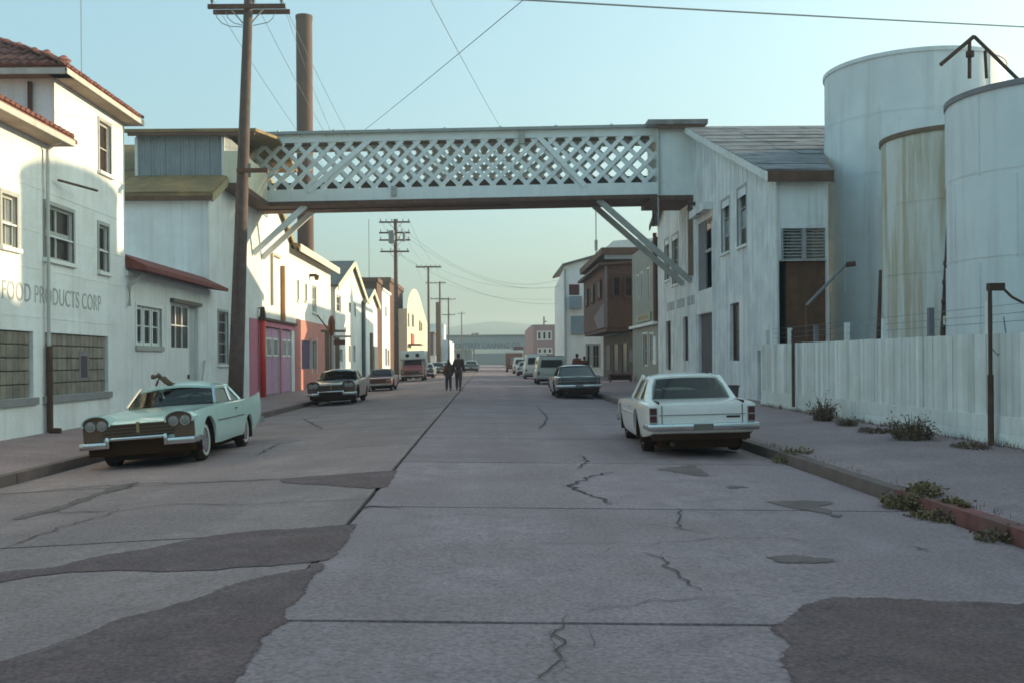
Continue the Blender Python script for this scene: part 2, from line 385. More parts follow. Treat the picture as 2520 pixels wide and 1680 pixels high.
def worn_edges(m, reach=.16):
    n = m.node_tree.nodes; L = m.node_tree.links; b = n["Principled BSDF"]; o = n["Material Output"]
    a = n.new("ShaderNodeAttribute"); a.attribute_name = 'wear'; g = n.new("ShaderNodeNewGeometry")
    t1 = n.new("ShaderNodeTexNoise"); t1.inputs["Scale"].default_value = 9; t1.inputs["Detail"].default_value = 7; t1.inputs["Roughness"].default_value = .75; L.new(g.outputs["Position"], t1.inputs["Vector"])
    mr = n.new("ShaderNodeMapRange"); mr.inputs["From Min"].default_value = .3; mr.inputs["From Max"].default_value = .7; mr.inputs["To Min"].default_value = -.01; mr.inputs["To Max"].default_value = reach; L.new(t1.outputs["Fac"], mr.inputs["Value"])
    sb = n.new("ShaderNodeMath"); sb.operation = 'SUBTRACT'; L.new(a.outputs["Fac"], sb.inputs[0]); L.new(mr.outputs[0], sb.inputs[1])
    m2 = n.new("ShaderNodeMapRange"); m2.inputs["From Min"].default_value = -.012; m2.inputs["From Max"].default_value = .012; L.new(sb.outputs[0], m2.inputs["Value"])
    tr = n.new("ShaderNodeBsdfTransparent"); mx = n.new("ShaderNodeMixShader"); L.new(m2.outputs[0], mx.inputs[0]); L.new(tr.outputs[0], mx.inputs[1]); L.new(b.outputs[0], mx.inputs[2]); L.new(mx.outputs[0], o.inputs["Surface"])
worn_edges(M_ASPH, .055)
def z6(pts): return [(g[0]+(.10 if g[0] > -1.75 else 0), g[1]) for g in (onG(x/1.96, y/1.96+1080) for x, y in pts)]
def z7(pts): return [onG(x/1.782+1200, y/1.782+1080)[:2] for x, y in pts]
A = z6([(0,1070),(150,1030),(370,950),(520,880),(640,850),(860,790),(1000,745),(1150,690),(1300,645),(1420,625),(1420,600),(1500,597),(1520,622),(1470,650),(1440,690),(1390,770),(1330,810),(1310,850),(1330,878),(1240,920),(1150,1040),(1060,1176)])
ax, ay = A[-1]
A += [(ax-.1, 1.2), (-4.5, 1.2), (-4.5, A[0][1]-.3)]
ground_poly('asphalt_patch', A, M_ASPH, .006)
B = z6([(-120,655),(0,640),(150,628),(270,618),(400,580),(520,555),(700,530),(980,470),(1100,455),(1250,440),(1500,425),(1682,408),(1640,480),(1560,570),(1500,598),(1280,612),(1150,625),(1000,635),(850,642),(560,640),(330,645),(120,672),(0,694),(-120,712)])
ground_poly('asphalt_patch', B, M_ASPH, .006)
Cc = z6([(1350,195),(1500,178),(1890,150),(1835,235),(1730,242),(1600,225),(1360,212)])
ground_poly('asphalt_patch', Cc, M_ASPH, .006)
D = z7([(1210,842),(1275,800),(1310,765),(1400,718),(1500,693),(1650,690),(1900,705),(2260,715)])
D2 = z7([(1290,1069),(1310,1000),(1262,930),(1285,892)])
ground_poly('asphalt_patch', D+[(D[-1][0]+.5, D[-1][1]), (4.66, D[-1][1]-.3), (4.66, 1.2), (D2[0][0]+.05, 1.2)]+D2, M_ASPH, .006, jag=.05)
M_STAIN = mat("road_stain", (.185,.125,.112), .9, .25, 2.5, speck=.4, spcol=(.09,.08,.07), bump=.5)
worn_edges(M_STAIN, .10)
for P_ in ([(1180,272),(1400,268),(1560,276),(1480,300),(1590,345),(1500,350),(1440,322),(1300,302)],
           [(1200,515),(1330,502),(1560,525),(1540,545),(1240,550)], [(720,130),(900,112),(1010,165),(900,160)],
           [(1030,205),(1110,195),(1150,215),(1060,222)], [(1800,470),(1900,465),(2000,505),(1890,500)]):
    ground_poly('asphalt_patch', z7(P_), M_STAIN, .006, jag=.06, step=.09)
for P_ in ([(0,395),(250,330),(520,235),(690,195),(640,235),(500,268),(300,345),(100,390)],):
    ground_poly('asphalt_patch', z6(P_), M_STAIN, .006, jag=.05)
def crack(pts, wd):
    pts = [Vector((x, y)) for x, y in pts]; out = []
    for a, b in zip(pts, pts[1:]):
        n = max(2, int((b-a).length/.07))
        for i in range(n):
            p = a.lerp(b, i/n); out.append(p+Vector((noise.noise((p.x*5, p.y*5, 4))*.09, noise.noise((p.x*5, p.y*5, 8))*.09)))
    out.append(pts[-1]); mb = MB()
    for i, p in enumerate(out):
        d = (out[min(i+1, len(out)-1)]-out[max(i-1, 0)]).normalized(); nrm = Vector((-d.y, d.x))
        q = .72*wd*(.35+.9*abs(noise.noise((p.x*9, p.y*9, 2))))*min(1, .3+min(i, len(out)-1-i)*.2)
        for sgn in (-1, 1):
            r = p+nrm*sgn*q; mb.v.append((r.x, r.y, gz(r.x, r.y)+.010))
        if i: k = 2*i; mb.f.append((k-2, k-1, k+1, k))
    mb.build('crack', M_CRACK, road)
def crack_tree(pts, wd, seed):
    crack(pts, wd); rr = random.Random(seed)
    for k in range(1, len(pts)-1):
        if rr.random() < .75:
            a = rr.uniform(0, 6.28); L_ = rr.uniform(.25, .8); x, y = pts[k]
            crack([(x, y), (x+.5*L_*math.cos(a), y+.5*L_*math.sin(a)), (x+L_*math.cos(a+.4), y+L_*math.sin(a+.4))], wd*.45)
for P_, wd in (([(410,70),(430,105),(400,130)], .04), ([(540,145),(450,165),(360,205),(400,225),(500,265),(545,288)], .05), ([(825,300),(850,340),(825,390),(985,415)], .022),
             ([(690,500),(760,520),(850,610),(940,670)], .022), ([(370,770),(330,830),(310,900),(300,950),(240,1035),(270,1075)], .018),
             ([(420,762),(700,715),(1010,695)], .014), ([(0,445),(300,460),(700,462),(1000,435),(1300,435),(1560,470)], .012)):
    crack_tree(z7(P_), wd, int(wd*1e4))
for P_, wd in (([(0,530),(150,475),(330,415),(500,370),(560,350),(720,325),(900,312),(1080,318),(1780,290)], .025), ([(240,355),(560,350)], .03),
             ([(0,270),(400,232),(700,215),(1350,195)], .045), ([(1680,345),(1760,322),(1900,335)], .05)):
    crack_tree(z6(P_), wd, int(wd*1e4)+3)
crack([onG(x*1.0714, y*1.0714)[:2] for x, y in ((740,985),(700,962),(870,945),(1020,938))], .05)
crack([onG(x*1.0714, y*1.0714)[:2] for x, y in ((590,1045),(640,1018),(700,1010))], .04)
crack([onG(x*1.0714, y*1.0714)[:2] for x, y in ((1240,985),(1260,960),(1235,935))], .04)

# hills ------------------------------------------------------------
def hill(name, y, prof, depth, seed):
    mb = MB(); n = len(prof)
    for j, (fy, fz) in enumerate(((-depth, 0), (-depth*.55, .45), (-depth*.25, .82), (0, 1.0), (depth*.5, .5))):
        for i, (x, z) in enumerate(prof):
            zz = z*fz*(1+.12*noise.noise((x*.01, j*1.7, seed))) if fz else -2
            mb.v.append((x, y+fy, zz-2))
    for j in range(4):
        for i in range(n-1): mb.f.append((j*n+i, j*n+i+1, (j+1)*n+i+1, (j+1)*n+i))
    return mb.build(name, M_HILL, smooth=True, kind='structure')
def hp(y, pts):
    out = []
    for px, py in pts: out.append(onY(y, px, py))
    return out
hill('hill', 950, hp(950, [(300,835),(500,820),(800,812),(900,808),(1000,810),(1060,806),(1120,800),(1170,791),(1215,785),(1260,787),(1310,792),(1400,800),(1600,806),(1900,812),(2200,830)]), 140, 1)
hill('hill', 620, hp(620, [(400,850),(700,845),(900,850),(1040,846),(1080,838),(1130,842),(1180,838),(1240,842),(1290,830),(1330,826),(1420,832),(1700,845),(2000,850)]), 90, 5)
# ================================================================== LEFT SIDE
Zl = lambda y: gz(XL, y)
# --- white two-storey office building -------------------------------------------------
Y0, YM, Y1 = 13.0, 24.5, onX(XL, 308, 700)[0]
off = thing('office_building', 'white stucco office building with red tile roofs and glass block windows', 'building', (XL-4, (Y0+Y1)/2, 0))
ZE = 8.38                                   # tower wall top
ZW = 6.72                                   # wing wall top
w1 = yz(XL, 244, 272, 305, 427); w2 = yz(XL, 4, 41, 481, 609); w3 = yz(XL, 110, 180, 513, 643); w4 = yz(XL, 243, 266, 556, 670)
g1 = (onX(XL, 82, 900)[0]-14*.283, onX(XL, 82, 900)[0], .84, 2.31); g2 = (onX(XL, 111, 900)[0], onX(XL, 111, 900)[0]+14*.283, .84, 2.31)
ops = [w1, w2, w3, w4, g1, g2]
mb = MB()
LP.wall(mb, Y0, Y1, -.4, 6.0, [w2, w3, w4, g1, g2])
LP.wall(mb, Y0, YM, 6.0, ZW); LP.wall(mb, YM, Y1, 6.0, ZE, [w1])
mb.add([(XL,Y1,-.4),(XL-9,Y1,-.4),(XL-9,Y1,ZE),(XL,Y1,ZE)], [(0,1,2,3)])
mb.add([(XL,YM,ZW-1),(XL-9,YM,ZW-1),(XL-9,YM,ZE),(XL,YM,ZE)], [(0,1,2,3)])
mb.add([(XL,Y0,-.4),(XL-9,Y0,-.4),(XL-9,Y0,ZW),(XL,Y0,ZW)], [(0,1,2,3)])
mb.add([(XL-.05,Y0,ZW),(XL-9,Y0,ZW),(XL-9,YM,ZW),(XL-.05,YM,ZW)], [(0,1,2,3)])
mb.add([(XL-9,Y0,-.4),(XL-9,Y1,-.4),(XL-9,Y1,ZE),(XL-9,Y0,ZE)], [(0,1,2,3)])
mb.build('wall', M_WHITE, off)
mb = MB(); mb.box(XL-.35, XL-.24, Y0, Y1-.3, 0, ZW-.2); mb.box(XL-.35, XL-.24, YM+.3, Y1-.3, ZW-.2, ZE-.2); mb.build('interior_backing', M_BLACK, off)
# faint board-form ridges along the front
mb = MB()
for z in (2.62, 3.72, 4.55, 5.55): LP.box(mb, Y0, Y1-.01, z, z+.035, -.01, .008)
mb.build('wall_ridge', M_WHITE, off, kind='stuff')
LP.window(off, *w1, rows=2); LP.window(off, *w2, rows=2, cols=2, gm=M_GLASSL)
wm = (w3[0]+w3[1])/2
LP.window(off, *w3, rows=2, cols=2, bar=.11); LP.window(off, *w4, rows=2)
def glass_block_window(y0, y1, z0, z1, poster):
    mb = MB(); LP.box(mb, y0, y1, z0, z1, -.20, -.15); fr = mb.build('glass_block_window', M_FRAME, off); fr.data.materials[0] = mat("block_mortar", (.20,.19,.14), .9, .15)
    n, mrows = 14, 5; dw, dh = (y1-y0)/n, (z1-z0)/mrows
    bm = bmesh.new(); bmesh.ops.create_cube(bm, size=1.0)
    for v in bm.verts: v.co = Vector((v.co.x*.09, v.co.y*(dw-.018), v.co.z*(dh-.018)))
    bmesh.ops.bevel(bm, geom=bm.edges[:], offset=.018, segments=1, affect='EDGES')
    me = bpy.data.meshes.new('glass_block'); bm.to_mesh(me); bm.free(); me.materials.append(M_BLOCK)
    for i in range(n):
        for j in range(mrows):
            o = link('glass_block', me, fr); o.location = (XL-.12+rnd.uniform(-.004,.004), y0+dw*(i+.5), z0+dh*(j+.5))
    if poster:
        mb = MB(); yy = y0+dw*7.6; LP.box(mb, yy, yy+.62, z0+.33, z0+1.06, -.07, -.06); p = mb.build('poster', mat("poster_paper", (.22,.20,.20), .7, .1), off); sub(p, fr)
        mb = MB(); LP.box(mb, yy+.1, yy+.52, z0+.40, z0+.95, -.06, -.055); q = mb.build('poster_print', mat("poster_print", (.085,.05,.065), .6, .2, 8), off); sub(q, fr)
    mb = MB(); LP.box(mb, y0-.15, y1+.15, z0-.16, z0-.001, -.15, .07); s_ = mb.build('sill', M_FRAME, off); s_.data.materials[0] = mat("grey_sill", (.27,.25,.24), .85, .15, 3); sub(s_, fr)
glass_block_window(*g1, False); glass_block_window(*g2, True)
# painted lettering, one flat mesh on the wall
def lettering(txt, size, loc, rot, m, parent=None, xs=1.0, bold=.0, name='lettering'):
    cu = bpy.data.curves.new(name, 'FONT'); cu.body = txt; cu.size = size; cu.extrude = .004; cu.offset = bold; cu.space_character = 1.05
    t = bpy.data.objects.new(name, cu); COL.objects.link(t); dg = bpy.context.evaluated_depsgraph_get(); dg.update()
    me = bpy.data.meshes.new_from_object(t.evaluated_get(dg)); bpy.data.objects.remove(t); bpy.data.curves.remove(cu)
    me.transform(Matrix.Diagonal((xs,1,1,1))); me.transform(Matrix.Translation(loc) @ rot.to_4x4())
    me.materials.clear(); me.materials.append(m); root = link(name, bpy.data.meshes.new(name), parent)
    bm = bmesh.new(); bm.from_mesh(me); todo = set(bm.verts); first = True
    while todo:                                 # every letter its own piece
        seed = next(iter(todo)); isl = {seed}; st_ = [seed]
        while st_:
            for e in st_.pop().link_edges:
                for v in e.verts:
                    if v not in isl: isl.add(v); st_.append(v)
        todo -= isl; ix = {v: i for i, v in enumerate(isl)}; fs = {f for v in isl for f in v.link_faces}
        lm = bpy.data.meshes.new('letter'); lm.from_pydata([v.co[:] for v in ix], [], [[ix[v] for v in f.verts] for f in fs]); lm.materials.append(m)
        if first: old = root.data; root.data = lm; bpy.data.meshes.remove(old); first = False
        else: link('letter', lm, root)
    bm.free(); return root
ROT_L = Matrix(((0,0,1),(1,0,0),(0,1,0)))       # text runs along +Y, faces +X
ROT_F = Matrix(((1,0,0),(0,0,-1),(0,1,0)))       # text runs along +X, faces -Y
M_SIGN = mat("faded_sign_paint", (.42,.41,.385), .9, .25, 5, streak=.8, scol=(.68,.68,.65), sx=6)
lettering("FOOD PRODUCTS CORP", .58, (XL+.006, 21.75, 2.96), ROT_L, M_SIGN, off, xs=.83)
# downspout: white above, brown below
mb = MB(); yd = onX(XL, 104, 700)[0]+.1
mb.tube([(XL+.10,yd,2.0),(XL+.10,yd,6.5),(XL+.5,yd,6.72)], .045, 8); mb.build('downspout', mat("downspout_white", (.55,.55,.52), .7, .1, 3, streak=.4), off)
mb = MB(); mb.tube([(XL+.11,yd,Zl(yd)+.02),(XL+.11,yd,1.99)], .075, 10); mb.tube([(XL+.10,yd,Zl(yd)+.05),(XL+.36,yd,Zl(yd)+.04)], .075, 8); mb.build('downspout', M_RUST, off)['label'] = 'rusty lower downspout'
mb = MB(); mb.tube([(XL+.12,24.4,5.9),(XL+.55,25.7,5.86)], .03, 6); mb.build('bracket_rod', M_RUST, off)
mb = MB(); mb.tube([(XL-.55,YM-.06,ZW+.1),(XL-.55,YM-.06,ZE-.15)], .06, 8); mb.build('downspout', M_RUST, off)
# tile roofs
def half_tile():
    mb = MB(); n = 5
    for y, r in ((0, .105), (.46, .088)):
        for k in range(n+1):
            a = math.pi*k/n; mb.v.append((r*math.cos(a), y, r*math.sin(a)*.8))
    for k in range(n): mb.f.append((k, k+1, n+2+k, n+1+k))
    mb.f.append(tuple(range(n+1)))
    me = bpy.data.meshes.new('tile'); me.from_pydata(mb.v, [], mb.f); me.materials.append(M_TILE); return me
TILE = half_tile(); n_tiles = 0
def tile_slope(par, o, along, up, n_al, n_up, keep=lambda a, b: True):
    """tiles lie on the slope whose eave runs along `along`, and climb along `up`"""
    global n_tiles
    o, along, up = Vector(o), Vector(along).normalized(), Vector(up).normalized(); nrm = along.cross(up)
    if nrm.z < 0: along_, nrm = -along, -nrm
    else: along_ = along
    rot = Matrix((along_, up, nrm)).transposed().to_4x4()
    mbj = MB()
    for i in range(n_al):
        for j in range(n_up):
            a, b = .12+i*.235, j*.40
            if not keep(a, b): continue
            p = o+along*a+up*b+nrm*(.01+.012*(j % 2)+rnd.uniform(0,.012))
            if n_tiles < 290:
                t = link('tile', TILE, par); t.matrix_local = Matrix.Translation(p-Vector(par.location)) @ rot; n_tiles += 1
            else:
                mbj.add([(Matrix.Translation(p) @ rot) @ Vector(v.co) for v in TILE.vertices], [tuple(f.vertices) for f in TILE.polygons])
    return mbj
joined = MB()
# upper hip roof: camera-facing slope, then street slope
xo, ya, yb = XL+.45, 24.1, Y1+.32
s = .50; L2 = math.hypot(1, s)
roof_h = 3.2
jm = tile_slope(off, (xo, ya, ZE+.12), (-1,0,0), (0,1,s), 16, 8, lambda a, b: a > b/L2-.02); joined.add(jm.v, jm.f)
jm = tile_slope(off, (xo, ya, ZE+.12), (0,1,0), (-1,0,s), 25, 9, lambda a, b: a > b/L2-.02 and (yb-ya)-a > b/L2-.02 ); joined.add(jm.v, jm.f)
# lower wing roof, street slope
jm = tile_slope(off, (XL+.55, Y0, ZW+.13), (0,1,0), (-1,0,.35), 48, 4); joined.add(jm.v, jm.f)
for k in range(11):                             # hip cap tiles
    p = Vector((xo-.12-k*.33, ya+.12+k*.33, ZE+.25+k*.33*s)); d = Vector((-1,1,s)).normalized(); x = d.cross(Vector((0,0,1))).normalized(); M4 = Matrix((x, d, x.cross(d))).transposed().to_4x4()
    t = link('tile', TILE, off); t.matrix_local = Matrix.Translation(p-Vector(off.location)) @ M4
joined.build('roof_tiles', M_TILE, off, kind='stuff')
def roof_deck(z, x0, ya, yb, run, s, hipa, hipb, name='roof'):
    mb = MB(); x1 = x0-run
    y_a = ya+(run if hipa else 0); y_b = yb-(run if hipb else 0)
    top = [(x0,ya,z),(x0,yb,z),(x1,y_b,z+s*run),(x1,y_a,z+s*run)]
    bot = [(x,y,zz-.10) for x,y,zz in top]
    mb.hexa(bot[:]+top[:])
    if hipa:
        mb.prism([(x0,ya,z),(x1,y_a,z+s*run),(x1-8,y_a,z+s*run),(x1-8,ya,z)], (0,0,-.10))
    if hipb:
        mb.prism([(x0,yb,z),(x1-8,yb,z),(x1-8,y_b,z+s*run),(x1,y_b,z+s*run)], (0,0,-.10))
    return mb.build(name, M_TRIM, off)
r = roof_deck(ZE+.11, xo, ya, yb, 2.6, s, True, True); r.data.materials[0] = M_TILE
r = roof_deck(ZW+.12, XL+.55, Y0, YM-.02, 3, .35, False, False); r.data.materials[0] = M_TILE
mb = MB()                                       # soffits, fascia boards, rafter tails
mb.box(XL+.001, xo-.02, ya+.02, yb-.02, ZE-.06, ZE-.02); mb.box(XL-8, xo-.02, ya+.02, YM-.01, ZE-.06, ZE-.02); mb.box(XL+.001, XL+.52, Y0, YM-.2, ZW-.06, ZW-.02)
mb.build('soffit', mat("brown_soffit", (.30,.23,.17), .85, .25, 2), off)
mb = MB()
mb.box(xo-.02, xo+.02, ya, yb, ZE-.05, ZE+.08); mb.box(XL-8, xo-.03, ya-.02, ya+.02, ZE-.06, ZE+.08); mb.box(XL+.52, XL+.56, Y0, YM-.18, ZW-.06, ZW+.08); mb.box(XL-.4, xo-.03, yb-.02, yb+.02, ZE-.05, ZE+.08)
mb.box(XL-3, XL+.54, YM-.2, YM-.165, ZW-.02, ZW+.2)
mb.build('fascia_board', mat('grey_fascia_paint', (.50,.47,.41), .8, .1, 3, streak=.3), off)

# --- annex with red pent roof ------------------------------------------------------------
Y2 = onX(XL, 515, 800)[0]
ann = thing('annex', 'low white annex with red pent roof, triple window and glazed door', 'building', (XL-3, (Y1+Y2)/2, 0))
t3 = yz(XL, 335.5, 397, 756, 851); dr = yz(XL, 422, 489, 750, 962); dr = (dr[0], dr[1], gz(XL,33)-.02, dr[3])
mb = MB(); LP.wall(mb, Y1, Y2, -.4, 4.45, [t3, dr], depth=.3); mb.box(XL-9, XL-.3, Y1+.01, Y2, 4.3, 4.44)
mb.box(XL-.5, XL-.36, Y1, Y2, 0, 4.2); mb.build('wall', M_WHITE2, ann)
a = t3; n3 = (a[1]-a[0])/3
for k in range(3): LP.window(ann, a[0]+k*n3+(.07 if k else 0), a[0]+(k+1)*n3-.0, a[2], a[3], rows=2, casing=False, sill=False, fm=M_TRIM, fw=.10, gm=M_GLASSL if k == 5 else M_GLASS)
mb = MB(); LP.box(mb, a[0]-.12, a[1]+.12, a[2]-.14, a[2], -.05, .07); mb.build('sill', M_FRAME, ann)
mb = MB()
for q in ((a[0]-.1,a[0],a[2],a[3]+.1),(a[1],a[1]+.1,a[2],a[3]+.1),(a[0],a[1],a[3],a[3]+.1)): LP.box(mb, *q, -.02, .03)
mb.build('casing', M_TRIM, ann)
dz0, dz1 = dr[2], dr[3]; zp = onX(XL, 450, 855)[1]
dwid = (dr[1]-dr[0])*.74
mb = MB(); LP.box(mb, dr[0], dr[0]+dwid, dz0, zp, -.16, -.10)
for q in ((dr[0],dr[0]+.10,zp,dz1),(dr[0]+dwid-.1,dr[0]+dwid,zp,dz1),(dr[0]+.10,dr[0]+dwid-.1,dz1-.1,dz1)): LP.box(mb, *q, -.16, -.10)
for k in (1,2): q = dr[0]+.1+(dwid-.2)*k/3; LP.box(mb, q-.03, q+.03, zp, dz1-.1, -.15, -.095)
q = (zp+dz1)/2; LP.box(mb, dr[0]+.1, dr[0]+dwid-.1, q-.02, q+.02, -.15, -.10)
door = mb.build('door', M_TRIM, ann)
mb = MB(); LP.box(mb, dr[0]+.1, dr[0]+dwid-.1, zp, dz1-.1, -.145, -.13); sub(mb.build('pane', M_GLASS, ann), door)
mb = MB(); LP.box(mb, dr[0]+dwid, dr[1], dz0, dz1, -.2, -.12); mb.build('side_panel', M_FRAME, ann).data.materials[0] = mat("greyed_panel", (.50,.51,.48), .8, .08, 2, streak=.3)
mb = MB(); LP.box(mb, dr[0]+dwid-.2, dr[0]+dwid-.12, 1.05, 1.2, -.10, -.04); sub(mb.build('handle', M_RUST, ann), door)
mb = MB(); LP.box(mb, dr[0]-.1, dr[1]+.1, dz1, dz1+.12, -.01, .12); mb.build('lintel', mat("brown_lintel", (.20,.16,.12), .8, .2), ann)
mb = MB(); mb.hexa([(XL,Y1+.02,4.28),(XL+.62,Y1+.02,4.20),(XL+.62,Y2+.35,4.20),(XL,Y2,4.28),(XL-.2,Y1+.02,4.72),(XL+.62,Y1+.02,4.32),(XL+.62,Y2+.35,4.32),(XL-.2,Y2,4.72)])
mb.build('roof', M_REDROOF, ann)
mb = MB(); mb.box(XL+.01, XL+.06, Y1+.02, Y2-.02, 4.05, 4.2); mb.build('fascia_board', M_TRIM, ann)
mb = MB(); mb.tube([(XL+.08,Y1+.12,3.2),(XL+.08,Y1+.12,3.75),(XL+.35,Y1+.5,4.15)], .05, 8); mb.build('downspout', M_FRAME, ann)
st = thing('leaning_pole', 'thin grey pole leaning on the wall beside the annex door', 'pole', (XL+.3, onX(XL,490,900)[0], gz(XL,36)))
p0 = onX(XL, 500, 886); p1 = onX(XL+.45, 487, 950)
mb = MB(); mb.tube([(XL+.45, p1[0], gz(XL+.45,p1[0])+.02), (XL+.06, p0[0], p0[1])], .03, 6); mb.build('shaft', M_FRAME, st)

# --- tall gabled cannery with the footbridge landing ------------------------------------
Y3, Yr = 54.0, 45.8
can = thing('cannery', 'tall white gabled cannery with a mossy olive roof behind the pole', 'building', (XL-6, 45, 0))
ze, zr = 7.75, 11.1
nw = yz(XL, 537, 561, 768, 896)
door_g = [yz(XL, 640, 690, 790, 962), yz(XL, 694, 726, 790, 958)]
gar = [(q[0], q[1], gz(XL, q[0])+.0, 3.25) for q in door_g]
LPw = LP
mb = MB(); LP.wall(mb, Y2, Y3, -.4, ze, [nw]+gar, gable=[(Y2, ze), (Y3, ze), (Yr, zr)])
mb.add([(XL,Y2,-.4),(XL-12,Y2,-.4),(XL-12,Y2,ze),(XL,Y2,ze)], [(0,1,2,3)]); mb.add([(XL,Y3,-.4),(XL-12,Y3,-.4),(XL-12,Y3,ze),(XL,Y3,ze)], [(0,1,2,3)])
mb.box(XL-.6, XL-.4, Y2+.1, Y3-.1, 0, ze-.2)
mb.build('wall', M_WHITE2, can)
LP.window(can, *nw, rows=5, cols=1, sill=True)
def gable_roof(par, x0, x1, ya, za, yr, zr_, yb, zb, m, over=.25, th=.14, name='roof'):
    for (p, q) in (((ya-over, za-over*(zr_-za)/(yr-ya)), (yr, zr_)), ((yr, zr_), (yb+over, zb-over*(zr_-zb)/(yb-yr)))):
        mb = MB(); mb.prism([(x0,p[0],p[1]+.004),(x0,q[0],q[1]+.004),(x0,q[0],q[1]+th),(x0,p[0],p[1]+th)], (x1-x0,0,0)); mb.build(name, m, par)
gable_roof(can, XL-12, XL+.22, Y2, ze, Yr, zr, Y3, ze, M_OLIVE)
mb = MB(); mb.box(XL-12, XL+.2, Y2-.30, Y2-.24, ze-.26, ze-.09); mb.build('gutter', M_DARKWOOD, can)
for k in range(9):                              # sheets of the near slope, laps showing
    q0, q1 = XL+.2-1.25*(k+1), XL+.2-1.25*k-.02; h0 = .15+.012*(k % 2)
    mb = MB(); mb.prism([(q0,Y2-.27,ze-.11+h0),(q0,40.1,ze-.11+h0+(zr-ze)*(40.1-Y2+.27)/(Yr-Y2)),(q0,40.1,ze-.08+h0+(zr-ze)*(40.1-Y2+.27)/(Yr-Y2)),(q0,Y2-.27,ze-.08+h0)], (q1-q0,0,0)); mb.build('roof_sheet', M_OLIVE, can)
mb = MB()
for (p, q) in (((Y2-.25, ze-.15), (Yr, zr-.05)), ((Yr, zr-.05), (Y3+.25, ze-.15))): mb.prism([(XL+.18,p[0],p[1]-.16),(XL+.18,q[0],q[1]-.16),(XL+.18,q[0],q[1]+.12),(XL+.18,p[0],p[1]+.12)], (.06,0,0))
mb.build('bargeboard', M_OLIVE, can).data.materials[0] = mat("mossy_board", (.36,.30,.17), .9, .2, 3, streak=.4)
for k in range(7):
    mb = MB(); x = XL-.3-k*.75; mb.box(x, x+.08, Y2-.24, Y2-.01, ze-.22, ze-.10); mb.build('rafter', M_TRIM, can)
# lower pink part, red post, garage doors
M_PINK = mat("faded_pink_paint", (.56,.19,.26), .85, .1, 2, streak=.3, scol=(.30,.15,.155))
M_LAV = mat("lavender_door_paint", (.50,.30,.42), .8, .1, 2, streak=.3, scol=(.38,.18,.22))
M_ORP = mat("orange_pink_stucco", (.56,.23,.19), .85, .12, 1.5, streak=.35, scol=(.33,.15,.12))
M_PURP = mat("purple_door_paint", (.085,.04,.10), .6, .15, 3)
yp0 = onX(XL, 614, 900)[0]; yp1 = onX(XL, 729, 900)[0]; yp2 = onX(XL, 792, 900)[0]
mb = MB()
gy = sorted([yp0]+[v for g in gar for v in g[:2]]+[yp1])
for (p, q) in ((yp0, gar[0][0]), (gar[0][1], gar[1][0]), (gar[1][1], yp1)): LP.box(mb, p, q, gz(XL,p)-.1, 3.5, -.01, .03)
for g in gar: LP.box(mb, g[0], g[1], 3.25, 3.5, -.01, .03)
mb.build('pink_surround', M_PINK, can)
for g in gar:
    n = 3 if g is gar[0] else 2
    for k in range(n):
        q0 = g[0]+(g[1]-g[0])*k/n; q1 = g[0]+(g[1]-g[0])*(k+1)/n
        mb = MB(); LP.box(mb, q0+.02, q1-.02, g[2]+.04, 3.2, -.16, -.10); LP.box(mb, q0+.02, q1-.02, g[2]+.04, g[2]+.7, -.10, -.08); dd = mb.build('garage_door_leaf', M_LAV, can)
        if not (n == 3 and k == 0) or True:
            zz0 = onX(XL, 665, 872)[1]; zz1 = onX(XL, 665, 835)[1]
            mb = MB()
            for qq in ((q0+.12,q1-.12,zz0-.08,zz0),(q0+.12,q1-.12,zz1,zz1+.08),(q0+.12,q0+.22,zz0,zz1),(q1-.22,q1-.12,zz0,zz1)): LP.box(mb, *qq, -.10, -.06)
            sub(mb.build('window_frame', M_TRIM, can), dd)
            mb = MB(); LP.box(mb, q0+.22, q1-.22, zz0, zz1, -.10, -.085); sub(mb.build('pane', M_GLASSL, can), dd)
mb = MB(); LP.box(mb, gar[0][0]-.2, gar[1][1]+.1, 3.5, 3.62, 0, .14); mb.build('door_track', M_RUST, can)
yr_ = onX(XL, 636, 870)[0]
mb = MB(); mb.tube([(XL+.2,yr_,gz(XL,yr_)),(XL+.2,yr_,3.45)], .13, 10); mb.build('drain_pipe', mat("bright_red_pipe", (.72,.07,.035), .5, .12, 3, streak=.25, scol=(.35,.035,.02)), can, smooth=True)
mb = MB(); mb.tube([(XL+.2,yr_,3.46),(XL+.2,yr_,3.62),(XL+.2,yr_,3.85),(XL+.2,yr_,4.05)], .17, 8, r1=.09); mb.tube([(XL,yr_,4.0),(XL+.2,yr_,4.0)], .03, 6); mb.build('wall_lamp', M_RUST, can)
yo = onX(XL, 691, 700)[0]; q0, q1 = onX(XL, 691, 790)[1], onX(XL, 691, 655)[1]
mb = MB(); mb.tube([(XL+.12,yo,q0),(XL+.12,yo,q1)], .11, 8); mb.build('drain_pipe', mat("ochre_pipe", (.42,.24,.10), .7, .2, 2, streak=.4), can)
yv = onX(XL, 667, 700)[0]; q0, q1 = onX(XL, 667, 752)[1], onX(XL, 667, 628)[1]
mb = MB(); LP.box(mb, yv-.09, yv+.09, q0, q1, 0, .12); LP.box(mb, yv-.1, yv+1.9, q1, q1+.12, 0, .12); mb.build('conduit', mat("tan_conduit", (.50,.44,.34), .8, .1), can)
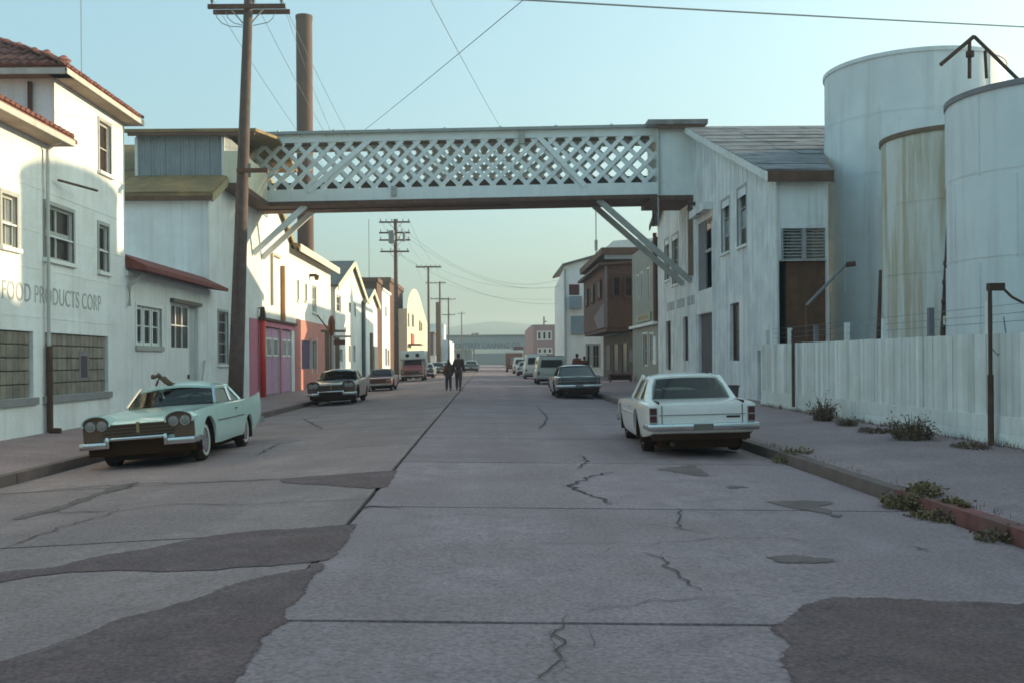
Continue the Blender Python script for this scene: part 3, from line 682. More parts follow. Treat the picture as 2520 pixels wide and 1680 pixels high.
# corrugated monitor shed on the cannery roof --------------------------------------------
shed = thing('corrugated_shed', 'grey corrugated iron shed standing on the cannery roof where the footbridge lands', 'shed', (-12.4, 45, 9))
SY = 40.2
sx0 = onY(SY, 335, 400)[0]; sx1 = XL+.05
n = 6; wdt = (sx1-sx0)/n
def corr(mb, x0, x1, y, z0, z1, pitch=.11, amp=.03):
    m = int((x1-x0)/pitch*4)
    for i in range(m+1):
        x = x0+(x1-x0)*i/m; yy = y+amp*math.sin(i*math.pi/2+.78)
        mb.v += [(x,yy,z0),(x,yy,z1)]
        if i: k = len(mb.v)-4; mb.f.append((k,k+2,k+3,k+1))
zs0, zs1 = 8.3, onY(SY, 450, 331)[1]
for i in range(n):
    mb = MB(); corr(mb, sx0+i*wdt+.005, sx0+(i+1)*wdt-.005, SY+rnd.uniform(-.012,.012), zs0, zs1); mb.build('corrugated_sheet', M_CORR, shed, smooth=True)
mb = MB(); mb.box(sx0, sx1, SY+.06, 48.2, zs0, zs1); mb.build('wall', M_CORR, shed)
mb = MB(); mb.prism([(sx0-.42,SY-.4,zs1+.01),(sx0-.42,44.2,zs1+.62),(sx0-.42,48.6,zs1+.01),(sx0-.42,48.6,zs1+.13),(sx0-.42,44.2,zs1+.74),(sx0-.42,SY-.4,zs1+.13)], (sx1+1.3-sx0+.42,0,0)); mb.build('roof', M_OLIVE, shed)
mb = MB(); mb.box(sx0-.2, sx1+1.25, SY-.38, SY-.28, zs1-.12, zs1+.005); mb.build('fascia_board', M_DARKWOOD, shed)
for q0, q1, q2 in ((sx1-.1, sx1+.02, zs0), (sx0-.02, sx0+.08, zs0)): mb = MB(); mb.box(q0, q1, SY-.09, SY-.02, q2, zs1-.13); mb.build('corner_board', M_TRIM, shed)

# --- footbridge ---------------------------------------------------------------------------
br = thing('footbridge', 'white lattice truss footbridge crossing high over the street', 'footbridge', (-1, 46, 8.5))
BX0, BX1 = XL+.02, 7.40
S = lambda x: .0135*(x-BX0)
ZB, ZT = 8.36, 11.32
def bbar(a, b, w, h, name, m=M_LATT, parent=None):
    mb = MB(); mb.beam(a, b, w, h); o = mb.build(name, m, br)
    return o
for yf in (45.0, 47.1):
    bbar((BX0,yf,ZB+.42),(BX1,yf,ZB+.42+S(BX1)), .12, .52, 'bottom_chord')
    bbar((BX0,yf,ZT-.08),(BX1,yf,ZT-.08+S(BX1)), .12, .34, 'top_chord')
    z0, z1 = ZB+.66, ZT-.24; Hh = z1-z0; pit = .735; nn = int((BX1-BX0+Hh)/pit)+1
    for sgn in (1, -1):
        for k in range(nn):
            xa = BX0-Hh+k*pit+.1-.16*sgn; xb = xa+Hh           # 45 degree slats, clipped at the ends
            za, zb = z0, z1
            if xa < BX0: za += BX0-xa; xa = BX0
            if xb > BX1: zb -= xb-BX1; xb = BX1
            if xb-xa < .15: continue
            if sgn < 0: za, zb = z0+z1-za, z0+z1-zb
            o_ = yf-.02 if sgn > 0 else yf+.035
            mb = MB(); mb.beam((xa,o_,za+S(xa)),(xb,o_,zb+S(xb)), .05, .175); mb.build('slat', M_LATT, br)
    xc0, xc1 = onY(45, 760, 480)[0], onY(45, 905, 345)[0]
    if yf == 45.0:
        bbar((xc0,yf-.09,z0-.1+S(xc0)),(xc1+.1,yf-.09,z1+.05+S(xc1)), .06, .22, 'truss_diagonal')
        xd0, xd1 = onY(45, 1440, 468)[0], onY(45, 1322, 338)[0]
        bbar((xd0,yf-.09,z0-.1+S(xd0)),(xd1,yf-.09,z1+.1+S(xd1)), .06, .22, 'truss_diagonal')
bbar((BX0,46.05,ZB+.06),(BX1,46.05,ZB+.06+S(BX1)), 2.35, .18, 'deck', M_DARKWOOD)
bbar((BX0,46.05,ZB-.02),(1.0,46.05,ZB-.02+S(1.0)), .5, .12, 'deck_beam', M_DARKWOOD)
M_BR = mat("brown_bridge_ceiling", (.17,.12,.095), .9, .2, 3)
bbar((BX0,46.05,ZT+.04),(BX1,46.05,ZT+.04+S(BX1)), 2.1, .05, 'ceiling', M_BR)
bbar((BX0,46.05,ZT+.145),(BX1,46.05,ZT+.145+S(BX1)), 2.6, .12, 'roof', mat("pale_bridge_roof", (.34,.36,.34), .85, .15, 2))
for k in range(7):
    x = BX0+1.2+k*2.4; bbar((x,44.72,ZT+.22+S(x)),(x,47.4,ZT+.22+S(x)), .10, .05, 'roof_batten')
for x in (onY(45,965,480)[0], onY(45,1285,340)[0]):
    pass
mb = MB(); x = onY(45, 970, 478)[0]; mb.box(x-.12, x+.12, 44.84, 44.94, ZB+.3+S(x), ZB+.72+S(x)); mb.build('gusset_plate', M_FRAME, br)
mb = MB(); x = onY(45, 1283, 338)[0]; mb.box(x-.14, x+.14, 44.84, 44.94, ZT-.5+S(x), ZT+.1+S(x)); mb.build('gusset_plate', M_FRAME, br)
bbar((BX0,46.98,ZB+.82),(BX1,46.98,ZB+.82+S(BX1)), .04, 1.0, 'kick_board', M_BR)
# boxed landing on the right
hx0, hx1 = BX1, XR+.3
zt = onY(45, 1660, 318)[1]; zb_ = onY(45, 1660, 486)[1]
mb = MB(); mb.box(hx0, hx1, 44.6, 47.6, zb_+.02, zt); mb.build('landing_box', M_LATT, br)
mb = MB(); mb.box(hx0-.5, XR+.55, 44.1, 48.1, zt+.02, zt+.22); mb.build('landing_roof', M_ROOF_R, br)
mb = MB(); mb.box(hx0-.05, XR+.4, 44.2, 44.4, zt-.16, zt+.018); mb.build('fascia_board', M_DARKWOOD, br)
mb = MB(); mb.box(hx0-.3, XR-.02, 44.55, 47.65, zb_-.2, zb_+.018); mb.build('deck', M_DARKWOOD, br)
mb = MB(); mb.box(XR-.22, XR-.02, 44.6, 44.75, 5.2, zb_-.21); mb.build('post', mat('brown_post', (.24,.15,.10), .85, .2), br)
mb = MB(); mb.box(hx0+.0, hx0+.09, 44.5, 44.6, zb_, zt-.2); mb.build('corner_board', M_FRAME, br)
# left landing
mb = MB(); mb.box(XL+.06, XL+.72, 40.0, 44.84, ZB+.15, 9.75); mb.build('landing_box', M_CREAM, br)
mb = MB(); mb.box(XL+.03, XL+.78, 39.95, 44.84, ZB-.08, ZB+.145); mb.build('landing_beam', M_DARKWOOD, br)
# raking struts under both ends
for yy, (a, b, c, d) in ((45.1, (752,500,608,626)), (46.9, (752,500,608,626))):
    xt, _ = onY(45.1, a, b); _, zl = onY(45.1, c, d)
    bbar((XL+.02,yy,zl),(xt,yy,ZB+S(xt)), .16, .24, 'strut')
    xt, _ = onY(45.1, 1472, 497); _, zl = onY(45.1, 1704, 692)
    bbar((XR-.02,yy,zl),(xt,yy,ZB+S(xt)), .16, .24, 'strut', M_FRAME)
for dx in (0, .22):
    mb = MB(); x = onY(45, 1601, 520)[0]+dx; mb.tube([(x,44.3,zb_-1.35),(x,44.3,zb_-.1)], .035 if dx else .05, 6); mb.build('hanging_pipe', M_RUST if not dx else M_FRAME, br)

# --- smokestack -----------------------------------------------------------------------------
sy = 70.0; sx, _ = onY(sy, 750, 300); _, stz = onY(sy, 750, 40)
stk = thing('smokestack', 'tall rust brown steel smokestack rising behind the footbridge', 'smokestack', (sx, sy, 0))
mb = MB(); mb.tube([(sx,sy,0),(sx,sy,stz)], .545, 28, cap=False); mb.tube([(sx,sy,stz-3),(sx,sy,stz)], .50, 28, cap=False)
mb.build('flue', M_STACK, stk, smooth=True)
for z in range(3, int(stz), 3):
    mb = MB(); mb.tube([(sx,sy,z),(sx,sy,z+.07)], .555, 28); mb.build('seam_band', M_STACK, stk, smooth=False)
mb = MB(); mb.tube([(sx,sy,stz-.25),(sx,sy,stz)], .575, 28, cap=False); mb.build('rim', M_STACK, stk)

# --- further buildings on the left -------------------------------------------------------------
def opening_windows(P_, par, rects, **k):
    for q in rects: P_.window(par, *q, **k)
# long white building with a low gable eave, pink/orange ground floor
lb = thing('warehouse', 'long white building with orange pink ground floor beside the smokestack', 'building', (XL-6, 60, 0))
ya, yb = Y3+.01, 67.5; zeave = 7.55
ws = [yz(XL,701,716,686,716), yz(XL,731,735,690,740), yz(XL,750,755,700,742), yz(XL,768,778,705,770)]
pd = yz(XL,741,764,838,907); pd = (pd[0], pd[1], pd[2], pd[3])
ds = yz(XL,765,777,835,920)
mb = MB(); LP.wall(mb, ya, yb, -.4, zeave, [q for q in ws if q[0] > ya]+[pd, ds])
mb.add([(XL,yb,-.4),(XL-12,yb,-.4),(XL-12,yb,zeave+1),(XL,yb,zeave)], [(0,1,2,3)]); mb.box(XL-.6, XL-.4, ya+.1, yb-.1, 0, zeave-.2)
mb.build('wall', M_WHITE2, lb)
opening_windows(LP, lb, [q for q in ws if q[0] > ya], rows=2, fm=M_TRIM, gm=M_GLASSL)
w_ = [q for q in ws if q[0] <= ya]
for q in w_: LP.box(MB(), *q, 0, .1)
mb = MB(); mb.prism([(XL+.55,ya-.4,zeave-.02),(XL+.55,yb+.3,zeave-.02),(XL-8,yb+.3,zeave+2.6),(XL-8,ya-.4,zeave+2.6)], (0,0,.16)); mb.build('roof', M_OLIVE, lb)
mb = MB(); mb.box(XL+.5, XL+.58, ya-.4, yb+.3, zeave-.22, zeave+.16); mb.build('fascia_board', M_CREAM, lb)
mb = MB(); LP.box(mb, yp1+.05, pd[0], gz(XL,56)-.1, 3.9, .0, .03); LP.box(mb, pd[0], ds[1], pd[3], 3.9, .0, .03); LP.box(mb, pd[0], ds[1], gz(XL,56)-.1, pd[2], 0, .03); LP.box(mb, ds[1], yb-.02, gz(XL,56)-.1, 3.9, 0, .03)
mb.build('orange_stucco_band', M_ORP, lb)
mb = MB(); LP.box(mb, *pd, -.12, -.05); mb.build('door', M_PURP, lb)
mb = MB(); LP.box(mb, *ds, -.2, -.1); mb.build('door', M_DARKWOOD, lb)
for q in (ds[0]-.08, ds[1]): mb = MB(); LP.box(mb, q, q+.08, ds[2], ds[3]+.1, .03, .1); mb.build('casing_sun_strip', M_TRIM, lb)  # real casing on both sides of the brown door
yy = onX(XL, 785, 800)[0]; 
mb = MB(); mb.beam((XL+.05, yy-1, 4.4),(XL+.9, yy+2.5, 2.7), .06, .06); mb.build('awning_arm', M_DARKWOOD, lb)
mb = MB(); mb.box(XL+.02, XL+.4, 59.5, 59.75, 6.5, 6.65); mb.tube([(XL+.4,59.6,6.58),(XL+.4,59.6,6.3)], .16, 8, r1=.1); mb.build('wall_lamp', M_RUST, lb)
# steep grey gable house
def gable_front(name, label, x, y0, y1, ze_, yr0, zr0, m, roofm, depth=12, barge=M_CREAM, wins=(), over=.35, group=None):
    t = thing(name, label, 'building', (x-depth/2, (y0+y1)/2, 0), group)
    P_ = Plane((x,0,0), (0,1,0), (1,0,0)); zb0 = gz(x, y0)-.3
    mb = MB(); P_.wall(mb, y0, y1, zb0, ze_, wins, gable=[(y0,ze_),(y1,ze_),(yr0,zr0)])
    mb.add([(x,y0,zb0),(x-depth,y0,zb0),(x-depth,y0,ze_),(x,y0,ze_)], [(0,1,2,3)]); mb.add([(x,y1,zb0),(x-depth,y1,zb0),(x-depth,y1,ze_),(x,y1,ze_)], [(0,1,2,3)])
    mb.box(x-.6, x-.4, y0+.1, y1-.1, zb0, ze_-.1); mb.build('wall', m, t)
    gable_roof(t, x-depth, x+.25, y0, ze_, yr0, zr0, y1, ze_, roofm, over=over)
    for (p, q) in (((y0-over, ze_-over*(zr0-ze_)/(yr0-y0)), (yr0, zr0)), ((yr0, zr0), (y1+over, ze_-over*(zr0-ze_)/(y1-yr0)))):
        mb = MB(); mb.prism([(x+.255,p[0],p[1]-.25),(x+.255,q[0],q[1]-.25),(x+.255,q[0],q[1]+.16),(x+.255,p[0],p[1]+.16)], (.06,0,0)); mb.build('bargeboard', barge, t)
    opening_windows(P_, t, wins, rows=2, cols=1, fm=M_TRIM, fw=.08, sill=False)
    return t
wn = [yz(XL,828,838,728,768), yz(XL,858,863,745,770), yz(XL,871,875,748,780), yz(XL,858,862,850,890), yz(XL,869,874,850,890), yz(XL,832,842,858,890)]
gh = gable_front('gabled_house', 'white house with steep grey gable roof beyond the orange pink building', XL, 69.5, 86, 6.7, 78, 9.05, M_WHITE2, M_GREYROOF, wins=wn)
mb = MB(); yq = onX(XL, 890, 800)[0]; mb.tube([(XL+.15,yq,gz(XL,yq)),(XL+.15,yq,6.3)], .14, 8); mb.tube([(XL+.15,yq,6.3),(XL+.3,yq+.2,6.6)], .2, 8); mb.build('downspout', M_FRAME, gh).data.materials[0] = mat("dark_grey_pipe", (.11,.12,.13), .7)
w5 = [yz(XL,908,911,820,930)]
sg = gable_front('gabled_shop', 'small white gabled shop with a brown door frame', XL, 87, 96, 6.7, 91.3, 7.85, M_WHITE, M_GREYROOF, wins=())
mb = MB(); q = yz(XL,911,916,820,925); LP.box(mb, q[0], q[1], gz(XL,90), q[3], 0, .1); mb.build('door_frame', M_RUST, sg)
mb = MB(); q = yz(XL,917,930,852,925); LP.box(mb, q[0], q[1], gz(XL,90), q[3], 0, .06); mb.build('door', M_GREYROOF, sg)
def block_building(name, label, x0, x1, y0, y1, z1, m, wins_front=(), side=1, capm=None, cap=.0):
    """flat-topped building; street front at x1 (left side) or x0 (right side)"""
    t = thing(name, label, 'building', ((x0+x1)/2, (y0+y1)/2, 0))
    zb0 = gz((x0+x1)/2, y0)-.4; xf = x1 if side > 0 else x0
    P_ = Plane((xf,0,0), (0,1,0), (side,0,0)); mb = MB(); P_.wall(mb, y0, y1, zb0, z1, wins_front)
    xb = x0 if side > 0 else x1
    mb.add([(xf,y0,zb0),(xb,y0,zb0),(xb,y0,z1),(xf,y0,z1)], [(0,1,2,3)]); mb.add([(xf,y1,zb0),(xb,y1,zb0),(xb,y1,z1),(xf,y1,z1)], [(0,1,2,3)])
    mb.add([(xf,y0,z1),(xb,y0,z1),(xb,y1,z1),(xf,y1,z1)], [(0,1,2,3)])
    if wins_front: mb.box(min(xf-side*.6,xf-side*.4), max(xf-side*.6,xf-side*.4), y0+.1, y1-.1, zb0, z1-.1)
    mb.build('wall', m, t)
    if cap:
        mb = MB(); mb.box(min(x0,x1)-.15, max(x0,x1)+.15, y0-.15, y1+.15, z1+.004, z1+cap); mb.build('cornice', capm or M_TRIM, t)
    opening_windows(P_, t, wins_front, rows=2, fm=M_TRIM, sill=False)
    return t, P_
w6 = [yz(XL,948,951,755,780), yz(XL,948,952,855,900), yz(XL,954,958,860,900)]
bb, P6 = block_building('shop_block', 'white flat topped shop with orange painted posts and brown panel', XL-8, XL, 100.4, 108.5, 8.5, M_WHITE, w6, cap=.25)
mb = MB(); q = yz(XL,936,941,765,790); mb.box(XL-1.2, XL-.2, 100.2, 100.38, 5.0, 6.7); mb.build('panel', M_RUST, bb)
mb = MB(); mb.box(XL-.9, XL-.1, 100.2, 100.38, .3, 3.4); mb.build('post', mat("orange_post", (.42,.14,.06), .7, .1), bb)
db, _ = block_building('brown_hall', 'dark brown flat roofed hall showing above the small gabled shop', XL-2.4, XL-.05, 96.3, 100.2, 9.0, M_BROWNWOOD)
mb = MB(); mb.box(XL-2.7, XL+.1, 96.1, 100.3, 9.004, 9.4); mb.build('roof_slab', M_DARKWOOD, db)
db2, _ = block_building('brown_hall', 'dark brown roof block between the white shop and the transformer pole', XL-4, XL-.05, 109, 126, 10.0, M_BROWNWOOD)
mb = MB(); mb.box(XL-4.2, XL+.1, 108.8, 126, 10.004, 10.45); mb.build('roof_slab', M_DARKWOOD, db2)
# building with a rounded false front
XA = -9.0; yA = [onX(XA, q, 800)[0] for q in (1002, 1052)]
ar = thing('round_front_building', 'cream building with a rounded false front and red sign', 'building', (XA-5, sum(yA)/2, 0))
PA = Plane((XA,0,0), (0,1,0), (1,0,0)); zsh = onX(XA, 1052, 800)[1]
prof = [onX(XA, px, py) for px, py in ((1002,760),(1004,740),(1009,722),(1014,714),(1019,711),(1025,714),(1031,726),(1038,750),(1044,772),(1052,796))]
mb = MB(); wA = [yz(XA,1004,1007,772,805), yz(XA,1014,1018,775,805), yz(XA,1031,1034,790,815), yz(XA,1036,1039,795,815)]
PA.wall(mb, yA[0], yA[1], -.2, prof[-1][1], wA, gable=[(yA[0], prof[-1][1])]+[(yA[1], prof[-1][1])]+[(a_, b_) for a_, b_ in prof[::-1]][1:])
mb.add([(XA,yA[0],-.2),(XA-6,yA[0],-.2),(XA-6,yA[0],prof[0][1]+.0),(XA,yA[0],prof[0][1])], [(0,1,2,3)]); mb.box(XA-.6, XA-.4, yA[0]+.1, yA[1]-.1, 0, 5)
mb.add([(XA-6,yA[0],-.2),(XA-6,yA[0],prof[0][1]),(XA-6,yA[1],prof[0][1]),(XA-6,yA[1],-.2)], [(0,1,2,3)])
mb.build('wall', M_CREAM, ar); opening_windows(PA, ar, wA, rows=2, fm=M_FRAME, sill=False)
mb = MB(); q = yz(XA,1011,1018,822,845); PA.box(mb, *q, .02, .1); mb.build('sign', mat("red_shop_sign", (.45,.10,.10), .7, .2, 2), ar)
mb = MB(); mb.box(XA, XA+1.4, yA[0]+1, yA[0]+6, 3.5, 3.65); mb.build('awning', M_DARKWOOD, ar)
d2, _ = block_building('dark_warehouse', 'dark distant warehouse behind the third street pole', -16, -8.6, 165, 195, 6.0, mat("dark_slate_wall", (.10,.085,.10), .9, .15, 1), capm=M_DARKWOOD, cap=.3)
d3, _ = block_building('white_shed', 'small white shed below the dark distant warehouse', -9.5, -8.0, 160, 168, 2.6, M_WHITE)
d4, _ = block_building('white_shop', 'white distant shop beside the last street poles', -14, -7.6, 200, 235, 5.8, M_WHITE)
d5, _ = block_building('narrow_white_house', 'narrow tall white house seen between the distant poles', -13, -8.6, 205, 215, 9.0, M_WHITE)
# ================================================================== RIGHT SIDE
Zr = lambda y: gz(XR, y)
wh = thing('cannery_warehouse', 'big weathered white warehouse with sagging grey roof under the footbridge landing', 'building', (XR+6, 44, 0))
ya, za = onX(XR, 1912, 428); yr, zr = onX(XR, 1703, 319); yb, zb = onX(XR, 1618, 552)
rb = lambda x0, x1, y0, y1: yz(XR, x0, x1, y0, y1)
oA = rb(1777,1796,492,622); oB = rb(1816,1838,462,605); oC = rb(1797,1820,746,887); oD = rb(1718,1754,527,712); oD2 = rb(1720,1753,772,930)
oE = rb(1637,1647,590,690); oF = rb(1655,1670,578,700); oG = rb(1639,1651,790,910); oH = rb(1681,1694,779,887); oI = rb(1864,1874,862,965)
oD2 = (oD2[0], oD2[1], Zr(40), oD2[3]); oI = (oI[0], oI[1], Zr(34), oI[3])
ops = [oA,oB,oC,oD,oD2,oE,oF,oG,oH,oI]
mb = MB(); zlow = min(za, zb)
RP.wall(mb, ya, yb, -.3, za, ops, depth=.28, gable=[(ya,za),(yb,za),(yb,zb),(yr,zr)])
xe = 10.45                                       # end wall facing the camera, with louvres and a dark bay
EP = Plane((0,ya,0), (1,0,0), (0,-1,0))
lou = (onY(ya,1925,600)[0], xe-.06, onY(ya,1980,640)[1], onY(ya,1980,562)[1]); bay = (onY(ya,1917,600)[0], xe-.04, 1.2, lou[2]-.02)
EP.wall(mb, XR, xe, -.3, za, [lou, bay], depth=.5)
mb.add([(xe,ya,-.3),(11.0,38,-.3),(11.0,38,za+2.0),(xe,ya,za)], [(0,1,2,3)])
mb.add([(XR,yb,-.3),(16,yb,-.3),(16,yb,zb),(XR,yb,zb)], [(0,1,2,3)])
mb.box(XR+.6, XR+.8, ya+.7, yb-.3, 0, za-.2); mb.box(XR+.3, xe-.2, ya+.9, ya+1.0, 0, za-.6)
mb.build('wall', M_WARE, wh)
mb = MB(); mb.box(XR+.28, XR+.36, ya+.3, yb-.3, 0, za-.3); mb.build('interior_backing', mat("dark_interior", (.05,.024,.012), .9, .3, 2), wh)
mb = MB(); mb.box(XR+.3, xe-.02, ya+.16, ya+.24, .1, bay[3]); mb.build('bay_door', mat('brown_bay_boards', (.15,.068,.034), .9, .35, 2.5, streak=.5, scol=(.07,.03,.016), sx=4), wh)
# board joints and corner boards on the street front
mb = MB(); y = ya+.5
while y < yb-.5:
    wv = .025
    zt_ = za+ (zr-za)*(y-ya)/(yr-ya) if y < yr else zr+(zb-zr)*(y-yr)/(yb-yr)
    zc = zt_-.15
    spans = [(-.2, zc)]
    for o in ops:
        if o[0]-.05 < y < o[1]+.05: spans = [s_ for a_, b_ in spans for s_ in ((a_, min(b_, o[2]-.05)), (max(a_, o[3]+.05), b_)) if s_[1] > s_[0]+.1]
    for a_, b_ in spans: RP.box(mb, y-wv, y+wv, a_, b_, -.005, .018)
    y += .62
mb.build('battens', M_WARE, wh, kind='stuff')
mb = MB(); RP.box(mb, ya-.04, ya+.16, -.2, za-.1, 0, .035); mb.build('corner_board', M_FENCE, wh)
for yy in (onX(XR,1757,700)[0], onX(XR,1714,700)[0]):
    mb = MB(); RP.box(mb, yy-.12, yy+.12, Zr(yy), 7.0, .0, .06); mb.build('door_jamb', M_WARE, wh)
M_VIOLET = mat("violet_grey_board", (.20,.185,.20), .85, .15, 3, streak=.4)
for k, o in enumerate((oA, oB)):
    w_ = RP.window(wh, *o, rows=3, cols=1, fm=M_FRAME, rec=.12, sill=True)
    z0 = o[2]+(o[3]-o[2])*.30; z1 = o[2]+(o[3]-o[2])*.62
    mb = MB(); RP.box(mb, o[0]+.1, o[1]-.1, z0, z1, -.13, -.115); q = mb.build('pane', M_GLASSL, wh); q['label'] = 'pale pane'; sub(q, w_)
for o in (oC, oG, oH): RP.window(wh, *o, rows=2, cols=1, fm=M_DARKWOOD, rec=.15, sill=False, casing=False)
for o in (oE, oF): RP.window(wh, *o, rows=4, cols=1, fm=M_FRAME, rec=.1, sill=True)
mb = MB(); RP.box(mb, oI[0], oI[1], oI[2], oI[3], -.2, -.1); mb.build('door', M_VIOLET, wh)
mb = MB(); RP.box(mb, oD[0]+(oD[1]-oD[0])*.5, oD[1], oD[2], oD[3], -.10, -.04); mb.build('loft_door', M_VIOLET, wh)
mb = MB(); RP.box(mb, oD[0], oD[0]+(oD[1]-oD[0])*.5, (oD[2]+oD[3])/2-.06, (oD[2]+oD[3])/2+.06, -.12, -.02); mb.build('rail', M_FRAME, wh)
mb = MB(); RP.box(mb, oD[0]-.15, oD[1]+.15, oD2[3]+.02, oD[2]-.02, .0, .05); mb.build('panel_board', M_WHITE2, wh)
mb = MB(); RP.box(mb, oD2[0]+.02, oD2[1]-.02, oD2[2], oD2[3], -.22, -.12); mb.build('door', M_RUST, wh).data.materials[0] = mat("violet_brown_door", (.13,.095,.095), .8, .3, 2)
mb = MB(); RP.box(mb, oD[0]-.1, oD[1]+.1, oD[3], oD[3]+.3, 0, .35); mb.build('hood', M_WARE, wh)
# louvres
n = 10; xm = (lou[0]+lou[1])/2
for k in range(n):
    z = lou[2]+(lou[3]-lou[2])*(k+.5)/n
    for (p, q) in ((lou[0]+.03, xm-.06), (xm+.06, lou[1]-.03)):
        mb = MB(); mb.hexa([(p,ya+.05,z-.03),(q,ya+.05,z-.03),(q,ya+.07,z-.03),(p,ya+.07,z-.03),(p,ya+.14,z+.03),(q,ya+.14,z+.03),(q,ya+.16,z+.03),(p,ya+.16,z+.03)])
        mb.build('louvre_slat', mat("grey_louvre", (.44,.40,.36), .8, .15, 3), wh)
mb = MB(); EP.box(mb, xm-.06, xm+.06, lou[2], lou[3], -.2, .02); EP.box(mb, lou[0]-.04, lou[0]+.03, lou[2], lou[3], -.2, .02); mb.build('louvre_frame', mat("grey_louvre_frame", (.36,.32,.33), .8, .15, 3), wh)
# roof: courses of worn sheeting on the near slope
def slope_pt(x, t):  # t 0 eave .. 1 ridge
    return (x, ya+(yr-ya)*t, za+(zr-za)*t)
mb = MB()
zsl = lambda y: za+(zr-za)*(y-ya)/(yr-ya)
EDGE = [(xe+.08, ya-.35), (10.85,33.0), (11.36,34.6), (11.7,36.2), (12.6,37.5), (19,38.2)]   # notched round the big tank
def xlim(y):
    for (xa_, y0_), (xb_, y1_) in zip(EDGE, EDGE[1:]):
        if y <= y1_: return xa_+(xb_-xa_)*max(0, (y-y0_)/(y1_-y0_))
    return 19
mb.prism([(XR-.35,ya-.35,zsl(ya-.35)+.0)]+[(x_,y_,zsl(y_)+.02) for x_, y_ in EDGE]+[(19,yr,zr+.02),(XR-.35,yr,zr+.02)], (0,0,.10))
mb.prism([(XR-.35,yr,zr+.02),(19,yr,zr+.02),(19,yb+.3,zb-.08),(XR-.35,yb+.3,zb-.08)], (0,0,.10)); mb.build('roof', M_ROOF_R, wh)
for k in range(11):
    t0, t1 = k/11, (k+1.12)/11
    x = XR-.38; xend = min(xlim(ya+(yr-ya)*t0), 18.5)
    while x < xend-.2:
        L = min(rnd.uniform(1.6, 3.4), xend-x)
        a_, b_ = slope_pt(x, t0), slope_pt(x+L-.03, min(t1, 1))
        h0 = .135+rnd.uniform(0,.03); h1 = .125
        mb = MB(); mb.hexa([(a_[0],a_[1],a_[2]+h0-.02),(b_[0],a_[1],a_[2]+h0-.02),(b_[0],b_[1],b_[2]+h1-.02),(a_[0],b_[1],b_[2]+h1-.02),(a_[0],a_[1],a_[2]+h0),(b_[0],a_[1],a_[2]+h0),(b_[0],b_[1],b_[2]+h1),(a_[0],b_[1],b_[2]+h1)])
        mb.build('roof_sheet', M_ROOF_R, wh); x += L
mb = MB(); mb.box(XR-.38, xe+.08, ya-.38, ya-.30, za-.30, za+.03); mb.build('gutter', M_DARKWOOD, wh)
mb = MB(); mb.prism([(XR-.40,ya-.36,za-.28),(XR-.40,yr,zr-.12),(XR-.40,yr,zr+.12),(XR-.40,ya-.36,za-.02)], (.06,0,0)); mb.build('bargeboard', M_FENCE, wh)
mb = MB(); mb.prism([(XR-.40,yr,zr-.12),(XR-.40,yb+.3,zb-.3),(XR-.40,yb+.3,zb-.04),(XR-.40,yr,zr+.12)], (.06,0,0)); mb.build('bargeboard', M_DARKWOOD, wh)
yq = onX(XR, 1764, 470)[0]; zq = onX(XR, 1735, 512)[1]
for px, py in ((1712,502),(1736,513)):
    yq, zq = onX(XR, px, py); mb = MB(); mb.tube([(XR-.02,yq,zq),(XR-.3,yq,zq),(XR-.3,yq,zq-.25)], .09, 8); mb.build('wall_lamp', M_RUST, wh)
yq = onX(XR,1620,800)[0]
mb = MB(); mb.tube([(XR-.12,yq+.2,3.6),(XR-.12,yq+.2,8.2)], .11, 8); mb.build('downspout', M_DARKWOOD, wh)
M_FADE = mat("faded_stencil_paint", (.36,.365,.36), .9, .3, 4, streak=.7, scol=(.5,.5,.49), sx=5)
q = rb(1640,1716,735,757)
for k in range(3):
    y0_ = q[0]+(q[1]-q[0])*k/3; mb = MB(); RP.box(mb, y0_+.3, y0_+(q[1]-q[0])/3-.3, q[2], q[3], .0, .012); mb.build('faded_stencil', M_FADE, wh)

# beige shop, brown overhanging house, white house, pink house -----------------------------------
M_BEIGE = mat("beige_stucco", (.33,.32,.27), .9, .08, 1, streak=.35, scol=(.24,.22,.18))
def right_block(name, label, x0, x1, y0, y1, z1, m, wins=(), **k):
    return block_building(name, label, x0, x1, y0, y1, z1, m, wins, side=-1, **k)
yb2 = onX(XR, 1556, 700)[0]
bw = [yz(XR,1594,1598,662,735), yz(XR,1579,1582,672,740), yz(XR,1569,1572,680,742), yz(XR,1600,1608,822,890), yz(XR,1583,1594,822,900)]
bs, PB = right_block('beige_shop', 'narrow beige shop beside the warehouse with a yellow sign', XR, XR+8, yb+.05, yb2, 8.0, M_BEIGE, bw)
q = yz(XR,1570,1604,772,792); mb = MB(); RP.box(mb, *q, .02, .1); sgn = mb.build('sign_board', mat("pale_sign_board", (.38,.36,.28), .8, .1), bs)
q2 = (q[0]+.6, q[1]-.6, q[2]+.12, q[3]-.12); nl = 7
for k in range(nl):
    a_ = q2[0]+(q2[1]-q2[0])*k/nl; mb = MB(); RP.box(mb, a_, a_+(q2[1]-q2[0])/nl*.6, q2[2], q2[3], .1, .115); o = mb.build('sign_letter', mat("gold_sign_paint", (.33,.23,.06), .6, .2), bs); sub(o, sgn)
mb = MB(); q = yz(XR,1609,1616,828,896); RP.box(mb, *q, .0, .05); mb.build('casing_sun_strip', M_TRIM, bs)  # strip of sunlight beside the shop windows, put in as a white board
mb = MB(); RP.box(mb, yb+.1, yb2-.1, 3.45, 3.6, 0, .25); mb.build('ledge', M_TRIM, bs)
